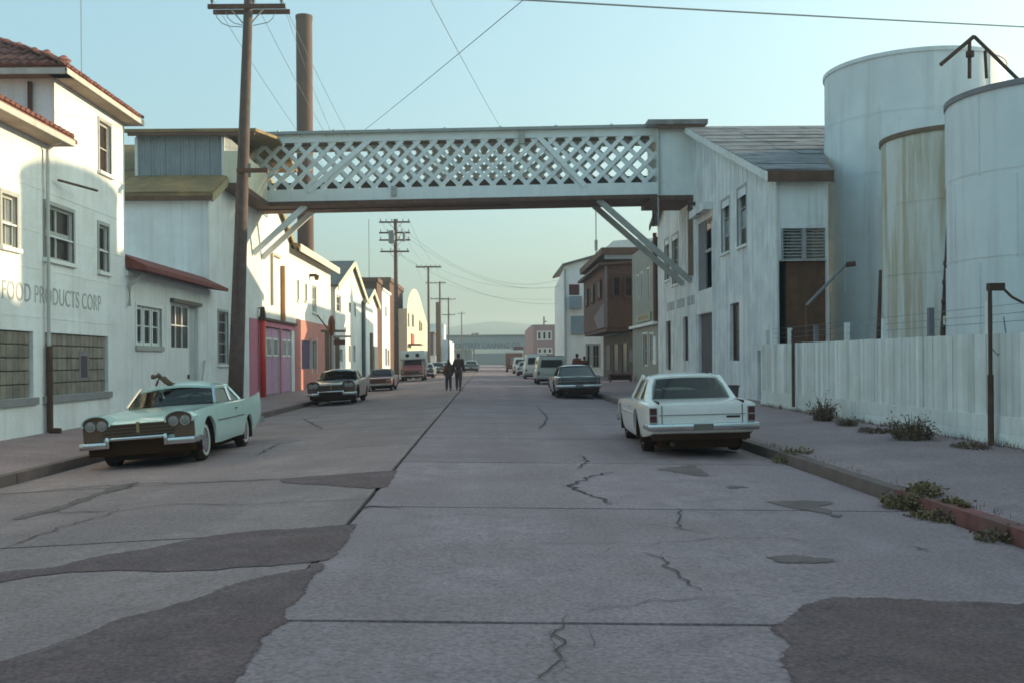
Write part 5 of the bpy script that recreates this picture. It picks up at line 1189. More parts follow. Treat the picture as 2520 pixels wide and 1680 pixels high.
# ================================================================== SIGNS
ss = thing('stop_sign', 'brown back of an octagonal stop sign on its post at the left kerb', 'sign', (-7.62, 50.4, gz(-7.62,50.4)))
sx, sy = -7.62, 50.4; _, szc = onY(sy, 815, 802)
mb = MB(); mb.tube([(sx,sy,gz(sx,sy)),(sx,sy,szc+.3)], .04, 8); mb.build('post', M_DARKWOOD, ss)
mb = MB(); rr = .48; dirv = Vector((math.cos(R(62)), -math.sin(R(62)), 0)); nv = Vector((dirv.y, -dirv.x, 0))
mb.prism([Vector((sx,sy,szc))-nv*.05+dirv*rr*math.cos(R(22.5+45*k))/math.cos(R(22.5))*1.0+Vector((0,0,rr*math.sin(R(22.5+45*k))/math.cos(R(22.5)))) for k in range(8)], nv*.02); mb.build('octagon_plate', mat("brown_sign_back", (.13,.055,.035), .8, .15), ss)
ns = thing('street_name_sign', 'brown and grey street name boards on a post by the stop sign', 'sign', (-7.6, 52, gz(-7.6,52)))
q = onY(52, 822, 842); mb = MB(); mb.tube([(q[0]-.05,52,gz(-7.6,52)),(q[0]-.05,52,q[1]+.35)], .035, 8); mb.build('post', M_FRAME, ns)
mb = MB(); mb.box(q[0], q[0]+.56, 51.98, 52.02, q[1]-.12, q[1]+.12); mb.build('sign_board', mat("brown_sign_back", (.13,.055,.035)), ns)
q = onY(52, 852, 828); mb = MB(); mb.box(q[0]-.55, q[0]+.22, 52.1, 52.13, q[1]-.05, q[1]+.05); mb.build('sign_board', M_FRAME, ns)
ps = thing('shop_post', 'olive wooden posts of a small porch behind the dark sedan', 'post', (-7.9, 56, .1))
for dx, h in ((0, 3.2), (.55, 3.0)):
    mb = MB(); x_ = onY(56,800,900)[0]+dx; mb.box(x_, x_+.22, 56, 56.2, gz(-8,56), h); mb.build('upright', mat("olive_post", (.16,.14,.10), .8), ps)
mb = MB(); mb.box(onY(56,800,900)[0]-.2, onY(56,800,900)[0]+1.1, 55.9, 56.3, 3.2, 3.32); mb.build('beam', mat("olive_post", (.16,.14,.10)), ps)
# ================================================================== WEEDS AND TREES
def tuft(label, x, y, r, h, n, m, seed, name='weed_tuft', group='weeds along the right pavement', flat=1.0):
    rr = random.Random(seed); mb = MB(); z0 = gz(x, y)
    for k in range(n):
        a = rr.uniform(0, 6.283); q = r*math.sqrt(rr.random()); px, py = x+q*math.cos(a)*flat, y+q*math.sin(a)
        hh = h*(.35+.65*rr.random())*(1-.5*q/r); d = Vector((math.cos(a), math.sin(a), 0))*hh*rr.uniform(.15,.7); b = Vector((px, py, gz(px,py)))
        sd = Vector((-math.sin(a), math.cos(a), 0))*rr.uniform(.003,.008)*(1+h)
        m1 = b+d*.4+Vector((0,0,hh*.6)); t_ = b+d+Vector((0,0,hh*rr.uniform(.7,1)))
        mb.add([b-sd, b+sd, m1+sd*1.0, m1-sd*1.0, t_], [(0,1,2,3),(3,2,4)])
        for _ in range(6):
            c = b.lerp(t_, rr.uniform(.1,1))+Vector((rr.uniform(-.05,.05),rr.uniform(-.05,.05),rr.uniform(-.02,.02))); u = Vector((rr.uniform(-1,1),rr.uniform(-1,1),rr.uniform(-.4,.8))).normalized()*rr.uniform(.02,.045)*(1+.5*h); v = u.cross(Vector((rr.uniform(-1,1),rr.uniform(-1,1),1))).normalized()*u.length*.45
            mb.add([c, c+u*.5+v, c+u, c+u*.5-v], [(0,1,2,3)])
    o = mb.build(name, m); tag(o, label, 'weed', group)
    if h < .23: o['kind'] = 'stuff'
def atpx(px, py, xf=None):
    g = onG(px, py); return g[0], g[1]
for i, (px, py, r, h, n, m, lb_) in enumerate(((2026,1034,.36,.8,110,M_LEAFD,'dark dry bush against the far part of the fence'), (2085,1046,.30,.32,70,M_LEAFD,'low dark weed just right of the dry bush by the fence'),
      (2245,1080,.50,.68,150,M_LEAFD,'broad tall weed clump in the middle of the fence foot'), (2390,1100,.45,.12,70,M_LEAFD,'low weed strip near the iron lamp post'),
      (2150,1062,.5,.14,80,M_LEAFD,'thin weed strip at the fence foot left of the broad clump'))):
    x_, y_ = atpx(px, py); tuft(lb_, min(x_, XF-.35), y_, r, h, n, m, i, flat=.55)
x_, y_ = atpx(2215,1215); tuft('largest green weed clump growing by the red kerb', x_+.12, y_, .30, .26, 170, M_LEAF, 20)
x_, y_ = atpx(2300,1240); tuft('flat green weed patch right of the largest clump by the red kerb', x_+.05, y_, .30, .10, 130, M_LEAF, 21)
x_, y_ = atpx(1948,1116); tuft('small weed at the kerb behind the cream car', x_, y_, .30, .16, 80, M_LEAF, 22)
x_, y_ = atpx(2455,1290); tuft('tiny weed on the pavement above the red kerb', x_, y_, .16, .2, 40, M_LEAFD, 23)
rr = random.Random(31); mb = MB()                # dry grass and litter along the fence foot, the kerb and the wall foot
def blade(x, y, h):
    z = gz(x, y); a = rr.uniform(0, 6.28); d = Vector((math.cos(a), math.sin(a), 0))*h*rr.uniform(.2,.8); sd = Vector((-math.sin(a), math.cos(a), 0))*.006
    b = Vector((x, y, z-.01)); mb.add([b-sd, b+sd, b+d+Vector((0,0,h))], [(0,1,2)])
for k in range(3400):
    y = 13+18*rr.random(); q = noise.noise((y*.9, 3.1, 0)); 
    if rr.random() < .35+.9*q: blade(XF-.06-abs(rr.gauss(0,.10)), y, rr.uniform(.04,.16)*(1+q))
for k in range(1500):
    y = 6+30*rr.random(); q = noise.noise((y*.8, 8.1, 0))
    if rr.random() < .2+1.0*q: blade(4.91+abs(rr.gauss(0,.07)), y, rr.uniform(.02,.08))
for k in range(500):
    y = 15+40*rr.random(); q = noise.noise((y*.8, 12.1, 0))
    if rr.random() < .15+.9*q: blade(XL+.04+abs(rr.gauss(0,.05)), y, rr.uniform(.02,.07))
o = mb.build('dry_grass', M_LEAFD, kind='stuff'); o['label'] = 'thin dry grass along the fence foot and kerb'
def tree(label, x, y, h, r, seed):
    t = thing('tree', label, 'tree', (x, y, gz(x,y)-.1), 'bare hazy trees behind the sign footbridge'); rr = random.Random(seed); z0 = gz(x,y)-.1
    mb = MB(); mb.tube([(x,y,z0),(x+.1,y,z0+h*.35),(x-.05,y,z0+h*.6)], .28, 8, r1=.14)
    for k in range(7):
        a = rr.uniform(0,6.28); s_ = z0+h*rr.uniform(.3,.6); mb.tube([(x,y,s_),(x+math.cos(a)*r*.5,y+math.sin(a)*r*.5,s_+h*.18),(x+math.cos(a)*r*.8,y+math.sin(a)*r*.8,s_+h*.34)], .09, 5, r1=.03)
    mb.build('trunk', M_POLE, t)
    mb = MB()
    for k in range(700):
        a, e = rr.uniform(0,6.28), rr.uniform(-.5,1.5); q = r*(.45+.55*rr.random())*(1+.35*noise.noise((math.cos(a)*2, math.sin(a)*2, e*2+seed)))
        c = Vector((x+q*math.cos(a)*math.cos(e), y+q*math.sin(a)*math.cos(e), z0+h*.62+q*.8*math.sin(e)))
        u = Vector((rr.uniform(-1,1),rr.uniform(-1,1),rr.uniform(-1,1))).normalized()*.28; v = u.cross(Vector((rr.uniform(-1,1),1,rr.uniform(-1,1)))).normalized()*.2
        mb.add([c-u-v,c+u-v,c+u+v,c-u+v], [(0,1,2,3)])
    mb.build('crown', M_LEAFD, t)
for i, (px, py, y_, r, lb_) in enumerate(((1166,808,285,2.6,'tallest hazy tree over the middle of the sign footbridge'), (1118,815,275,2.2,'hazy tree over the left end of the sign footbridge'), (1148,822,300,1.9,'small hazy tree left of the tallest distant tree'))):
    q = onY(y_, px, py); tree(lb_, q[0], y_, q[1]-.3, r, i)
# ================================================================== CARS
def glass_mat(name, tint, opac):
    m = bpy.data.materials.new(name); m.use_nodes = True; n = m.node_tree.nodes; L = m.node_tree.links; n.clear()
    tr = n.new("ShaderNodeBsdfTransparent"); tr.inputs[0].default_value = (*tint, 1)
    gl = n.new("ShaderNodeBsdfGlossy"); gl.inputs["Roughness"].default_value = .04; gl.inputs[0].default_value = (.60,.58,.53,1)
    lw = n.new("ShaderNodeFresnel"); lw.inputs[0].default_value = 1.5
    ad = n.new("ShaderNodeMath"); ad.inputs[1].default_value = opac
    mx = n.new("ShaderNodeMixShader"); o = n.new("ShaderNodeOutputMaterial")
    L.new(lw.outputs[0], ad.inputs[0]); L.new(ad.outputs[0], mx.inputs[0]); L.new(tr.outputs[0], mx.inputs[1]); L.new(gl.outputs[0], mx.inputs[2]); L.new(mx.outputs[0], o.inputs[0]); return m
M_CGLASS = glass_mat("car_glass", (.84,.85,.82), .03)
M_CGLASS2 = glass_mat("dark_car_glass", (.30,.30,.30), .14)
M_SEAT = simple("seat_vinyl", (.06,.045,.035), .6)
M_SEATL = simple("light_seat_vinyl", (.32,.36,.33), .6)
def carpaint(name, col): return mat(name, col, .32, .06, 2.5, coat=.85, obj=True, bump=.0, speck=.12, spcol=tuple(c*.75 for c in col), bscale=9, spec=.4)
def lathe(prof, n=28):
    mb = MB(); k = len(prof)
    for i in range(n):
        a = 2*math.pi*i/n
        for r, y in prof: mb.v.append((r*math.cos(a), y, r*math.sin(a)))
    for i in range(n):
        for j in range(k-1): mb.f.append((i*k+j, i*k+j+1, ((i+1) % n)*k+j+1, ((i+1) % n)*k+j))
    return mb
TYRE = lathe([(.02,-.06),(.21,-.085),(.30,-.10),(.34,-.085),(.357,-.05),(.36,0),(.357,.05),(.34,.085),(.30,.10),(.21,.085),(.02,.06)])
HUB = lathe([(.0,.112),(.06,.118),(.13,.108),(.19,.098),(.215,.088)]); WALLR = lathe([(.222,.0935),(.278,.1045),(.28,.099)])
def shared(mbx, name, m):
    me = bpy.data.meshes.new(name); me.from_pydata(mbx.v, [], mbx.f); me.polygons.foreach_set("use_smooth", [True]*len(me.polygons)); me.materials.append(m)
    bm = bmesh.new(); bm.from_mesh(me); bmesh.ops.recalc_face_normals(bm, faces=bm.faces); bm.to_mesh(me); bm.free(); return me
ME_TYRE = shared(TYRE, 'wheel', M_RUBBER); ME_HUB = shared(HUB, 'hubcap', M_CHROME); ME_WW = shared(WALLR, 'whitewall', simple("whitewall", (.55,.54,.50), .7))
def car(label, x, y, rz, roll, paint, st, gh, axles, group=None, style='A', roofm=None, name='parked_car', rad=.36, light_seats=False, dark_glass=False, z=None, ww=False, track=.76, group_=None, zoff=0.0):
    zg = gz(x, y) if z is None else z
    t = thing(name, label, 'car', (x, y, zg+zoff), group); t.rotation_euler = (roll, 0, rz)
    def lnk(mbx, nm, m, smooth=False, parent=t):
        o = mbx.build(nm, m, None, smooth); o.parent = parent; return o
    def mesh_of(nm, mb_): return mb_
    # body loft
    bm = bmesh.new(); rings = []
    for (sx, zb, wb, zm, wm, zs, ws, zi, wi, zt) in st:
        half = [(0,zb),(wb,zb),(wm,zm),(ws,zs),(wi,zi),(0,zt)]
        ring = [bm.verts.new((sx,p[0],p[1])) for p in half]+[bm.verts.new((sx,-p[0],p[1])) for p in half[4:0:-1]]
        rings.append(ring)
    n = len(rings[0]); cr = bm.edges.layers.float.new('crease_edge')
    for a, b in zip(rings, rings[1:]):
        for k in range(n): bm.faces.new((a[k], a[(k+1) % n], b[(k+1) % n], b[k]))
    bm.faces.new(rings[0]); bm.faces.new(rings[-1][::-1]); bmesh.ops.recalc_face_normals(bm, faces=bm.faces); bm.edges.ensure_lookup_table()
    for ring, c in ((rings[0], .75), (rings[-1], .75)):
        for k in range(n):
            e = bm.edges.get((ring[k], ring[(k+1) % n]))
            if e: e[cr] = c
    for a, b in zip(rings, rings[1:]):
        for k, c in ((1,.6),(3,.55),(7,.55),(9,.6),(4,.25),(6,.25)):
            e = bm.edges.get((a[k], b[k]))
            if e: e[cr] = c
    me = bpy.data.meshes.new('body'); bm.to_mesh(me); bm.free(); me.materials.append(paint)
    body = bpy.data.objects.new('body', me); COL.objects.link(body)
    s_ = body.modifiers.new('s', 'SUBSURF'); s_.levels = 2; s_.render_levels = 2
    cm = MB()
    for ia, ax in enumerate(axles):
        cr_, cz_ = (rad+.07, rad) if not (style == 'A' and ia == 1) else (rad+.01, rad-.06)
        for sg in (-1, 1):
            wl = MB(); kk = 14; a0 = -.35
            pr = [(ax+(cr_-.012)*math.cos(a0+(math.pi-2*a0)*i/kk), cz_+(cr_-.012)*math.sin(a0+(math.pi-2*a0)*i/kk)) for i in range(kk+1)]
            wl.v = [(p[0], sg*.52, p[1]) for p in pr]+[(p[0], sg*.915, p[1]) for p in pr]
            wl.f = [(i, i+1, kk+2+i, kk+1+i) for i in range(kk)]+[tuple(range(kk+1))]
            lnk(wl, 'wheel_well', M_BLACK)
            v0 = len(cm.v); k = 20
            for yy in (.50*sg, 1.2*sg):
                for i in range(k): a = 2*math.pi*i/k; cm.v.append((ax+cr_*math.cos(a), yy, cz_+cr_*math.sin(a)))
            cm.f += [tuple(range(v0, v0+k))[::-1], tuple(range(v0+k, v0+2*k))]+[(v0+i, v0+(i+1) % k, v0+k+(i+1) % k, v0+k+i) for i in range(k)]
    cut = cm.build('cut', M_BLACK); b_ = body.modifiers.new('b', 'BOOLEAN'); b_.operation = 'DIFFERENCE'; b_.object = cut; b_.solver = 'EXACT'
    evaluated(body); bpy.data.objects.remove(cut); autosmooth(body, 40); body.parent = t
    if len(body.data.materials) == 0: body.data.materials.append(paint)
    lo = min(s[1] for s in st)
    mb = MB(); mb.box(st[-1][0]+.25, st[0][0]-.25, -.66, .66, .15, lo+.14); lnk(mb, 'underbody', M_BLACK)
    # wheels
    for ax in axles:
        for sg in (-1, 1):
            w_ = link('wheel', ME_TYRE, t, local=True); w_.location = (ax, sg*track, rad); w_.rotation_euler = (0, 0, 0 if sg > 0 else math.pi); s = rad/.36; w_.scale = (s, 1, s)
            h_ = link('hubcap', ME_HUB, w_, local=True)
            if ww: link('whitewall', ME_WW, w_, local=True)
    # greenhouse
    xf0, xf1, xr1, xr0, zb0, zr0, zbr, wb, wr, crown, cw = gh
    roofm = roofm or paint; N = 10
    mb = MB()
    for lay in (0, 1):
        for i in range(N+1):
            for j in range(N+1):
                u, v = i/N, j/N*2-1; xx = xf1+.05+(xr1-.05-xf1-.05)*u; yy = v*(wr+.035)
                xx += .07*(1-v*v)*(1-2*u)
                zz = zr0+crown*(1-v**2)*(.6+.4*math.sin(math.pi*u))-.035*(abs(v)**6)-.03*abs(2*u-1)**5-(.045 if lay else 0)
                mb.v.append((xx, yy, zz))
    M_ = (N+1)**2
    for i in range(N):
        for j in range(N):
            a = i*(N+1)+j; mb.f += [(a,a+1,a+N+2,a+N+1), (M_+a,M_+a+N+1,M_+a+N+2,M_+a+1)]
    for i in range(N):
        a = i*(N+1); mb.f += [(a,a+N+1,M_+a+N+1,M_+a)]; a += N; mb.f += [(a,M_+a,M_+a+N+1,a+N+1)]
        a = i; mb.f += [(a,M_+a,M_+a+1,a+1)]; a = N*(N+1)+i; mb.f += [(a,a+1,M_+a+1,M_+a)]
    o = lnk(mb, 'roof', roofm); autosmooth(o, 50)
    gm = M_CGLASS2 if dark_glass else M_CGLASS
    def glass(x0, z0, w0, x1, z1, w1, bul, nm):
        mb = MB(); K = 10
        for lay in (0, -.012):
            for i in range(5):
                u = i/4
                for j in range(K+1):
                    v = j/K*2-1; bb = bul*(1-v*v)*(1-.35*u)
                    mb.v.append((x0+(x1-x0)*u+bb+lay*(1 if bul > 0 else -1), v*(w0+(w1-w0)*u), z0+(z1-z0)*u))
        L_ = 5*(K+1)
        for i in range(4):
            for j in range(K): a = i*(K+1)+j; mb.f += [(a,a+1,a+K+2,a+K+1), (L_+a,L_+a+K+1,L_+a+K+2,L_+a+1)]
        return lnk(mb, nm, gm, True)
    glass(xf0, zb0, wb-.03, xf1, zr0-.02, wr-.02, .16, 'windscreen')
    glass(xr0-.03, zbr, wb-.10, xr1, zr0-.02, wr-.04, -.14, 'rear_window')
    for sg in (-1, 1):
        A_, B_ = Vector((xf0-.06, sg*wb, zb0)), Vector((xf1-.02, sg*wr, zr0-.01))
        mb = MB(); mb.beam(A_, B_, .05, .06); lnk(mb, 'pillar', M_CHROME if style == 'A' else roofm)
        Rr, Rt = Vector((xr0, sg*wb, zbr)), Vector((xr1, sg*wr, zr0-.01))
        mb = MB(); mb.prism([Rr, Rr+Vector((cw,0,0)), Rt+Vector((cw*.75,0,0)), Rt], (0,-sg*(.05 if style == 'A' else .12),0)); lnk(mb, 'pillar', roofm)
        q = .03
        mb = MB(); mb.prism([A_+Vector((-q,-sg*.015,0)), B_+Vector((-q,-sg*.015,0)), Rt+Vector((cw*.75,-sg*.015,0)), Rr+Vector((cw,-sg*.015,0))], (0,-sg*.012,0)); lnk(mb, 'side_window', gm)
        xm = (xf0+xr0)/2-.15
        mb = MB(); mb.beam((xm,sg*(wb-.0),zbr),(xm-.12,sg*wr,zr0-.01), .045, .03); lnk(mb, 'window_divider', M_CHROME if style == 'A' else roofm)
        mb = MB(); mb.tube([(xf0+.9,sg*(st[2][8]*0+wb+.10),zb0-.30),(xf0+.9,sg*(wb+.10),zb0-.3)], .001, 3) if False else None
        mb = MB(); mb.box(xm+.15, xm+.32, sg*(max(s[4] for s in st)-.01)-.012, sg*(max(s[4] for s in st)-.01)+.012, zbr-.16, zbr-.13); lnk(mb, 'door_handle', M_CHROME)
    for sg in (-1, 1):
        ym = max(s[4] for s in st)
        mb = MB(); mb.box(axles[1]+.5, axles[0]-.5, sg*(ym-.012)-.012, sg*(ym-.012)+.012, .665, .69); lnk(mb, 'side_trim', M_CHROME)
    # interior
    mb = MB(); mb.box(xr0+.1, xf0-.05, -wb+.06, wb-.06, min(zb0,zbr)-.05, min(zb0,zbr)+.006+.02); lnk(mb, 'interior_tray', M_BLACK)
    sm = M_SEATL if light_seats else M_SEAT
    for xs_, nm in ((xf0-.95, 'front_seat'), (xr0+.55, 'rear_seat')):
        mb = MB(); mb.hexa([(xs_-.10,-wb+.12,zbr-.02),(xs_+.12,-wb+.12,zbr-.02),(xs_+.12,wb-.12,zbr-.02),(xs_-.10,wb-.12,zbr-.02),(xs_-.14,-wb+.16,zbr+.13),(xs_-.02,-wb+.16,zbr+.13),(xs_-.02,wb-.16,zbr+.13),(xs_-.14,wb-.16,zbr+.13)]); lnk(mb, nm, sm)
    mb = MB(); c = Vector((xf0-.48, .38, zb0+.02)); mb.tube([c+Vector((.06*math.sin(a),.19*math.cos(a),.15*math.sin(a)+.02)) for a in [i*math.pi/8 for i in range(17)]], .014, 5, cap=False); lnk(mb, 'steering_wheel', M_BLACK)
    xf, xr = st[0][0], st[-1][0]; S0, S1 = st[0], st[-1]
    # front
    if style == 'A':
        mb = MB(); mb.box(xf-.06, xf+.015, -.60, .60, .55, .775); gr = lnk(mb, 'grille', mat("dark_grille", (.10,.058,.036), .7, .1, spec=.1))
        for k in range(4): mb = MB(); mb.box(xf+.016, xf+.03, -.58, .58, .585+k*.058, .597+k*.058); lnk(mb, 'grille_bar', mat("dull_chrome", (.16,.12,.09), .35, .1, metal=.6, obj=True), parent=gr)
        for sg in (-1, 1):
            cy, cz = sg*.70, .805; mb = MB(); K = 20
            P = lambda xx, rx, rzz: [(xx, cy+rx*math.cos(2*math.pi*i/K), cz+rzz*math.sin(2*math.pi*i/K)*(1.0 if math.sin(2*math.pi*i/K) > 0 else 1.25)) for i in range(K)]
            R4 = [P(xf-.30,.235,.13), P(xf+.06,.245,.145), P(xf+.06,.225,.125), P(xf-.02,.22,.12)]
            for r_ in R4: mb.v += r_
            for q in range(3):
                for i in range(-1, K//2+1): mb.f.append((q*K+i % K, q*K+(i+1) % K, (q+1)*K+(i+1) % K, (q+1)*K+i % K))
            hd = lnk(mb, 'headlight_hood', paint, True); autosmooth(hd, 50)
            mb = MB(); mb.v = P(xf+.014,.226,.126); mb.f = [tuple(range(K))]; lnk(mb, 'headlight_recess', mat("brown_recess", (.14,.082,.054), .7, .1, spec=.15))
            for dy in (-.098, .098):
                mb = MB(); mb.tube([(xf-.03,cy+dy,cz-.035),(xf+.026,cy+dy,cz-.035)], .088, 16); hl = lnk(mb, 'headlight', M_CHROME)
                mb = MB(); mb.tube([(xf+.027,cy+dy,cz-.035),(xf+.034,cy+dy,cz-.035),(xf+.04,cy+dy,cz-.035)], .068, 16, r1=.04); lnk(mb, 'lens', M_LENS, parent=hl)
            mb = MB(); mb.box(xf-.05, xf+.012, sg*.60 if sg > 0 else -.935, .935 if sg > 0 else sg*.60, .50, .80); lnk(mb, 'front_panel', mat("brown_recess", (.10,.065,.045)))
        mb = MB()
        for sg in (-1, 1):
            y0_, y1_ = sorted((sg*.46, sg*.97)); mb.box(xf+.0, xf+.14, y0_, y1_, .385, .50)
            y0_, y1_ = sorted((sg*.90, sg*.975)); mb.box(xf-.45, xf+.0, y0_, y1_, .40, .50)
            y0_, y1_ = sorted((sg*.455, sg*.52)); mb.box(xf+.02, xf+.16, y0_, y1_, .385, .58)
        mb.box(xf+.02, xf+.12, -.46, .46, .505, .565)
        o = lnk(mb, 'front_bumper', M_CHROME); bv = o.modifiers.new('bv', 'BEVEL'); bv.width = .018; bv.segments = 2; evaluated(o); autosmooth(o, 40)
        mb = MB(); mb.box(xf-.35, xf+.005, -.86, .86, .25, .50); lnk(mb, 'valance', M_BLACK)
        mb = MB(); mb.box(xf-.01, xf+.035, -.025, .025, .62, .80); lnk(mb, 'hood_badge', mat('brass_badge', (.30,.20,.09), .4, .1))
        for sg in (-1, 1):
            mb = MB(); mb.box(xr-.02, xr+.02, sg*.80-.06, sg*.80+.06, .62, .86); lnk(mb, 'taillight', M_TAIL)
        mb = MB(); mb.box(xr-.12, xr+.02, -.96, .96, .42, .54); lnk(mb, 'rear_bumper', M_CHROME)
    else:
        mb = MB(); mb.box(xf-.02, xf+.02, -.55, .55, .52, .74); lnk(mb, 'grille', mat("dark_grille", (.055,.04,.03)))
        for sg in (-1, 1):
            for dy in (.62, .80):
                mb = MB(); mb.tube([(xf-.02,sg*dy,.66),(xf+.035,sg*dy,.66)], .085, 14); lnk(mb, 'headlight', M_LENS)
        mb = MB(); mb.box(xf-.04, xf+.11, -.95, .95, .36, .48); lnk(mb, 'front_bumper', M_CHROME)
        zt_ = S1[5]
        for sg in (-1, 1):
            y0_, y1_ = sorted((sg*(S1[6]-.145), sg*(S1[6]-.015)))
            mb = MB(); mb.box(xr-.025, xr+.05, y0_, y1_, zt_-.28, zt_-.03); tl = lnk(mb, 'taillight', M_CHROME)
            for (a_, b_) in ((zt_-.268, zt_-.165), (zt_-.145, zt_-.042)): mb = MB(); mb.box(xr-.034, xr-.0255, y0_+.012, y1_-.012, a_, b_); lnk(mb, 'lens', M_TAIL, parent=tl)
        mb = MB(); mb.box(xr-.012, xr+.02, -(S1[6]-.18), S1[6]-.18, zt_-.165, zt_-.15); lnk(mb, 'trim_strip', M_CHROME)
        for sg in (-1, 1):
            mb = MB(); mb.box(xr-.004, xr+.02, sg*.66-.006, sg*.66+.006, zt_-.30, zt_+.0); lnk(mb, 'panel_gap', M_BLACK)
            mb = MB(); mb.box(xr+.06, xr+.95, sg*.70-.006, sg*.70+.006, zt_-.02, zt_+.062); lnk(mb, 'panel_gap', M_BLACK)
        mb = MB(); mb.box(xr-.012, xr+.02, -.62, -.40, zt_-.215, zt_-.185); lnk(mb, 'badge_script', M_BLACK)
        mb = MB(); mb.box(xr-.13, xr+.05, -(S1[6]+.03), S1[6]+.03, .47, .585)
        for sg in (-1, 1): y0_, y1_ = sorted((sg*(S1[6]-.02), sg*(S1[6]+.04))); mb.box(xr+.05, xr+.5, y0_, y1_, .48, .575)
        o = lnk(mb, 'rear_bumper', M_CHROME); bv = o.modifiers.new('bv', 'BEVEL'); bv.width = .02; bv.segments = 2; evaluated(o); autosmooth(o, 40)
        mb = MB(); mb.box(xr+.10, xr+.4, -.80, .80, .30, .47); lnk(mb, 'valance', mat("dark_valance", (.07,.034,.018), .9, spec=.05))
        mb = MB(); mb.box(xr-.138, xr-.131, -.16, .16, .47, .575); lnk(mb, 'licence_plate', mat("plate_black", (.16,.14,.11), .5))
        mb = MB(); mb.tube([(xr+.3,.5,.24),(xr-.03,.5,.23)], .03, 8); lnk(mb, 'exhaust_pipe', M_RUST)
    return t
#          x     zb   wb   zm   wm    zs   ws    zi   wi   zt
FIN = [( 2.55, .48, .80, .60, .93, .855, .90, .775, .47, .785),
       ( 2.38, .40, .88, .62, .955, .915, .915, .835, .50, .845),
       ( 1.65, .29, .91, .62, .985, .955, .935, .92, .56, .935),
       ( 0.85, .24, .92, .62, .985, .95, .945, .985, .76, 1.01),
       ( 0.00, .27, .92, .62, .985, .955, .945, .985, .80, .99),
       (-1.00, .27, .92, .62, .985, .965, .945, .985, .82, .985),
       (-1.55, .25, .91, .64, .985, 1.01, .945, .975, .76, .985),
       (-2.15, .30, .90, .66, .975, 1.03, .94, .94, .74, .93),
       (-2.50, .38, .88, .68, .965, 1.10, .93, .90, .74, .86),
       (-2.66, .40, .87, .64, .96, 1.12, .925, .86, .72, .83)]
GH_FIN = (.72, .24, -.84, -1.40, .985, 1.325, .985, .81, .68, .11, .20)
BOX = [( 2.62, .42, .86, .62, .92, .78, .90, .80, .70, .805),
       ( 2.45, .36, .90, .62, .965, .82, .94, .845, .72, .85),
       ( 1.60, .27, .92, .62, .99, .86, .95, .885, .72, .90),
       ( 0.80, .26, .93, .62, .99, .885, .95, .91, .80, .925),
       ( 0.00, .26, .93, .62, .99, .895, .95, .915, .82, .92),
       (-1.00, .26, .93, .62, .99, .915, .95, .94, .82, .94),
       (-1.60, .28, .92, .64, .98, .925, .94, .955, .80, .955),
       (-2.30, .34, .90, .64, .955, .905, .915, .935, .80, .95),
       (-2.72, .42, .84, .62, .90, .88, .885, .895, .80, .905)]
GH_BOX = (.62, .10, -.98, -1.60, .915, 1.345, .935, .79, .635, .05, .34)
R90 = math.pi/2
mint = carpaint("mint_paint", (.52,.70,.63)); cream = carpaint("cream_paint", (.88,.82,.74)); slate = carpaint("slate_paint", (.055,.05,.055)); dkred = carpaint("faded_red_paint", (.32,.08,.075)); pale = carpaint("pale_blue_paint", (.42,.46,.46)); grey = carpaint("grey_paint", (.062,.05,.052)); brownp = carpaint("dark_brown_paint", (.055,.035,.032)); white = carpaint("white_van_paint", (.58,.60,.56))
axp = (1.63, -1.37)
c1 = car('mint green finned coupe with twin headlamps parked at the left kerb', -5.84, 20.0, -R90, R(4.0), mint, FIN, GH_FIN, axp, light_seats=True, ww=True, zoff=-.02)
c2 = car('cream hardtop sedan with tall tail lamps parked nearest on the right', 3.66, 19.85, R90-R(2.2), R(-1.2), cream, BOX, GH_BOX, (1.62,-1.40), style='B', light_seats=False)
sides = 'cars parked along both kerbs'
FIN2 = [tuple(s) for s in FIN]
c3 = car('dark finned sedan facing the camera before the orange pink building', -6.15, 43.4, -R90, R(2.6), brownp, FIN, GH_FIN, axp, dark_glass=False, light_seats=True, roofm=brownp, zoff=.02)
SM = [(s[0]*.84, *s[1:]) for s in FIN]; SM = [(s[0], s[1], s[2]*.86, s[3], s[4]*.86, min(s[5],.98), s[6]*.86, min(s[7],.98), s[8]*.86, s[9]) for s in SM]
c4 = car('small faded red car parked behind the dark finned sedan', -6.2, 61, -R90, R(2.6), dkred, BOX[::1], GH_BOX, (1.62,-1.40), style='B', roofm=mat("grey_car_roof", (.22,.23,.23), .4), zoff=0); c4.scale = (.86,.86,.92)
c5 = car('pale sedan parked behind the red camper truck', -5.9, 98, -R90, R(2), pale, FIN, GH_FIN, axp)
c6 = car('dark sedan farthest along the left kerb', -5.7, 118, -R90, R(2), grey, FIN, GH_FIN, axp)
c7 = car('dark car with a pale roof driving in the middle of the street', -2.05, 128, R90, R(1), slate, BOX, GH_BOX, (1.62,-1.40), style='B', roofm=white, name='moving_car')
c8 = car('dark grey sedan seen from behind on the right before the brown house', 3.74, 45.0, R90, R(-1), grey, BOX, GH_BOX, (1.62,-1.40), style='B', dark_glass=True)
c9 = car('pale grey sedan beyond the white van on the right', 3.7, 100, R90, R(-1), pale, BOX, GH_BOX, (1.62,-1.40), style='B')
c10 = car('white sedan far down the left kerb', -5.6, 138, -R90, R(2), white, FIN, GH_FIN, axp)
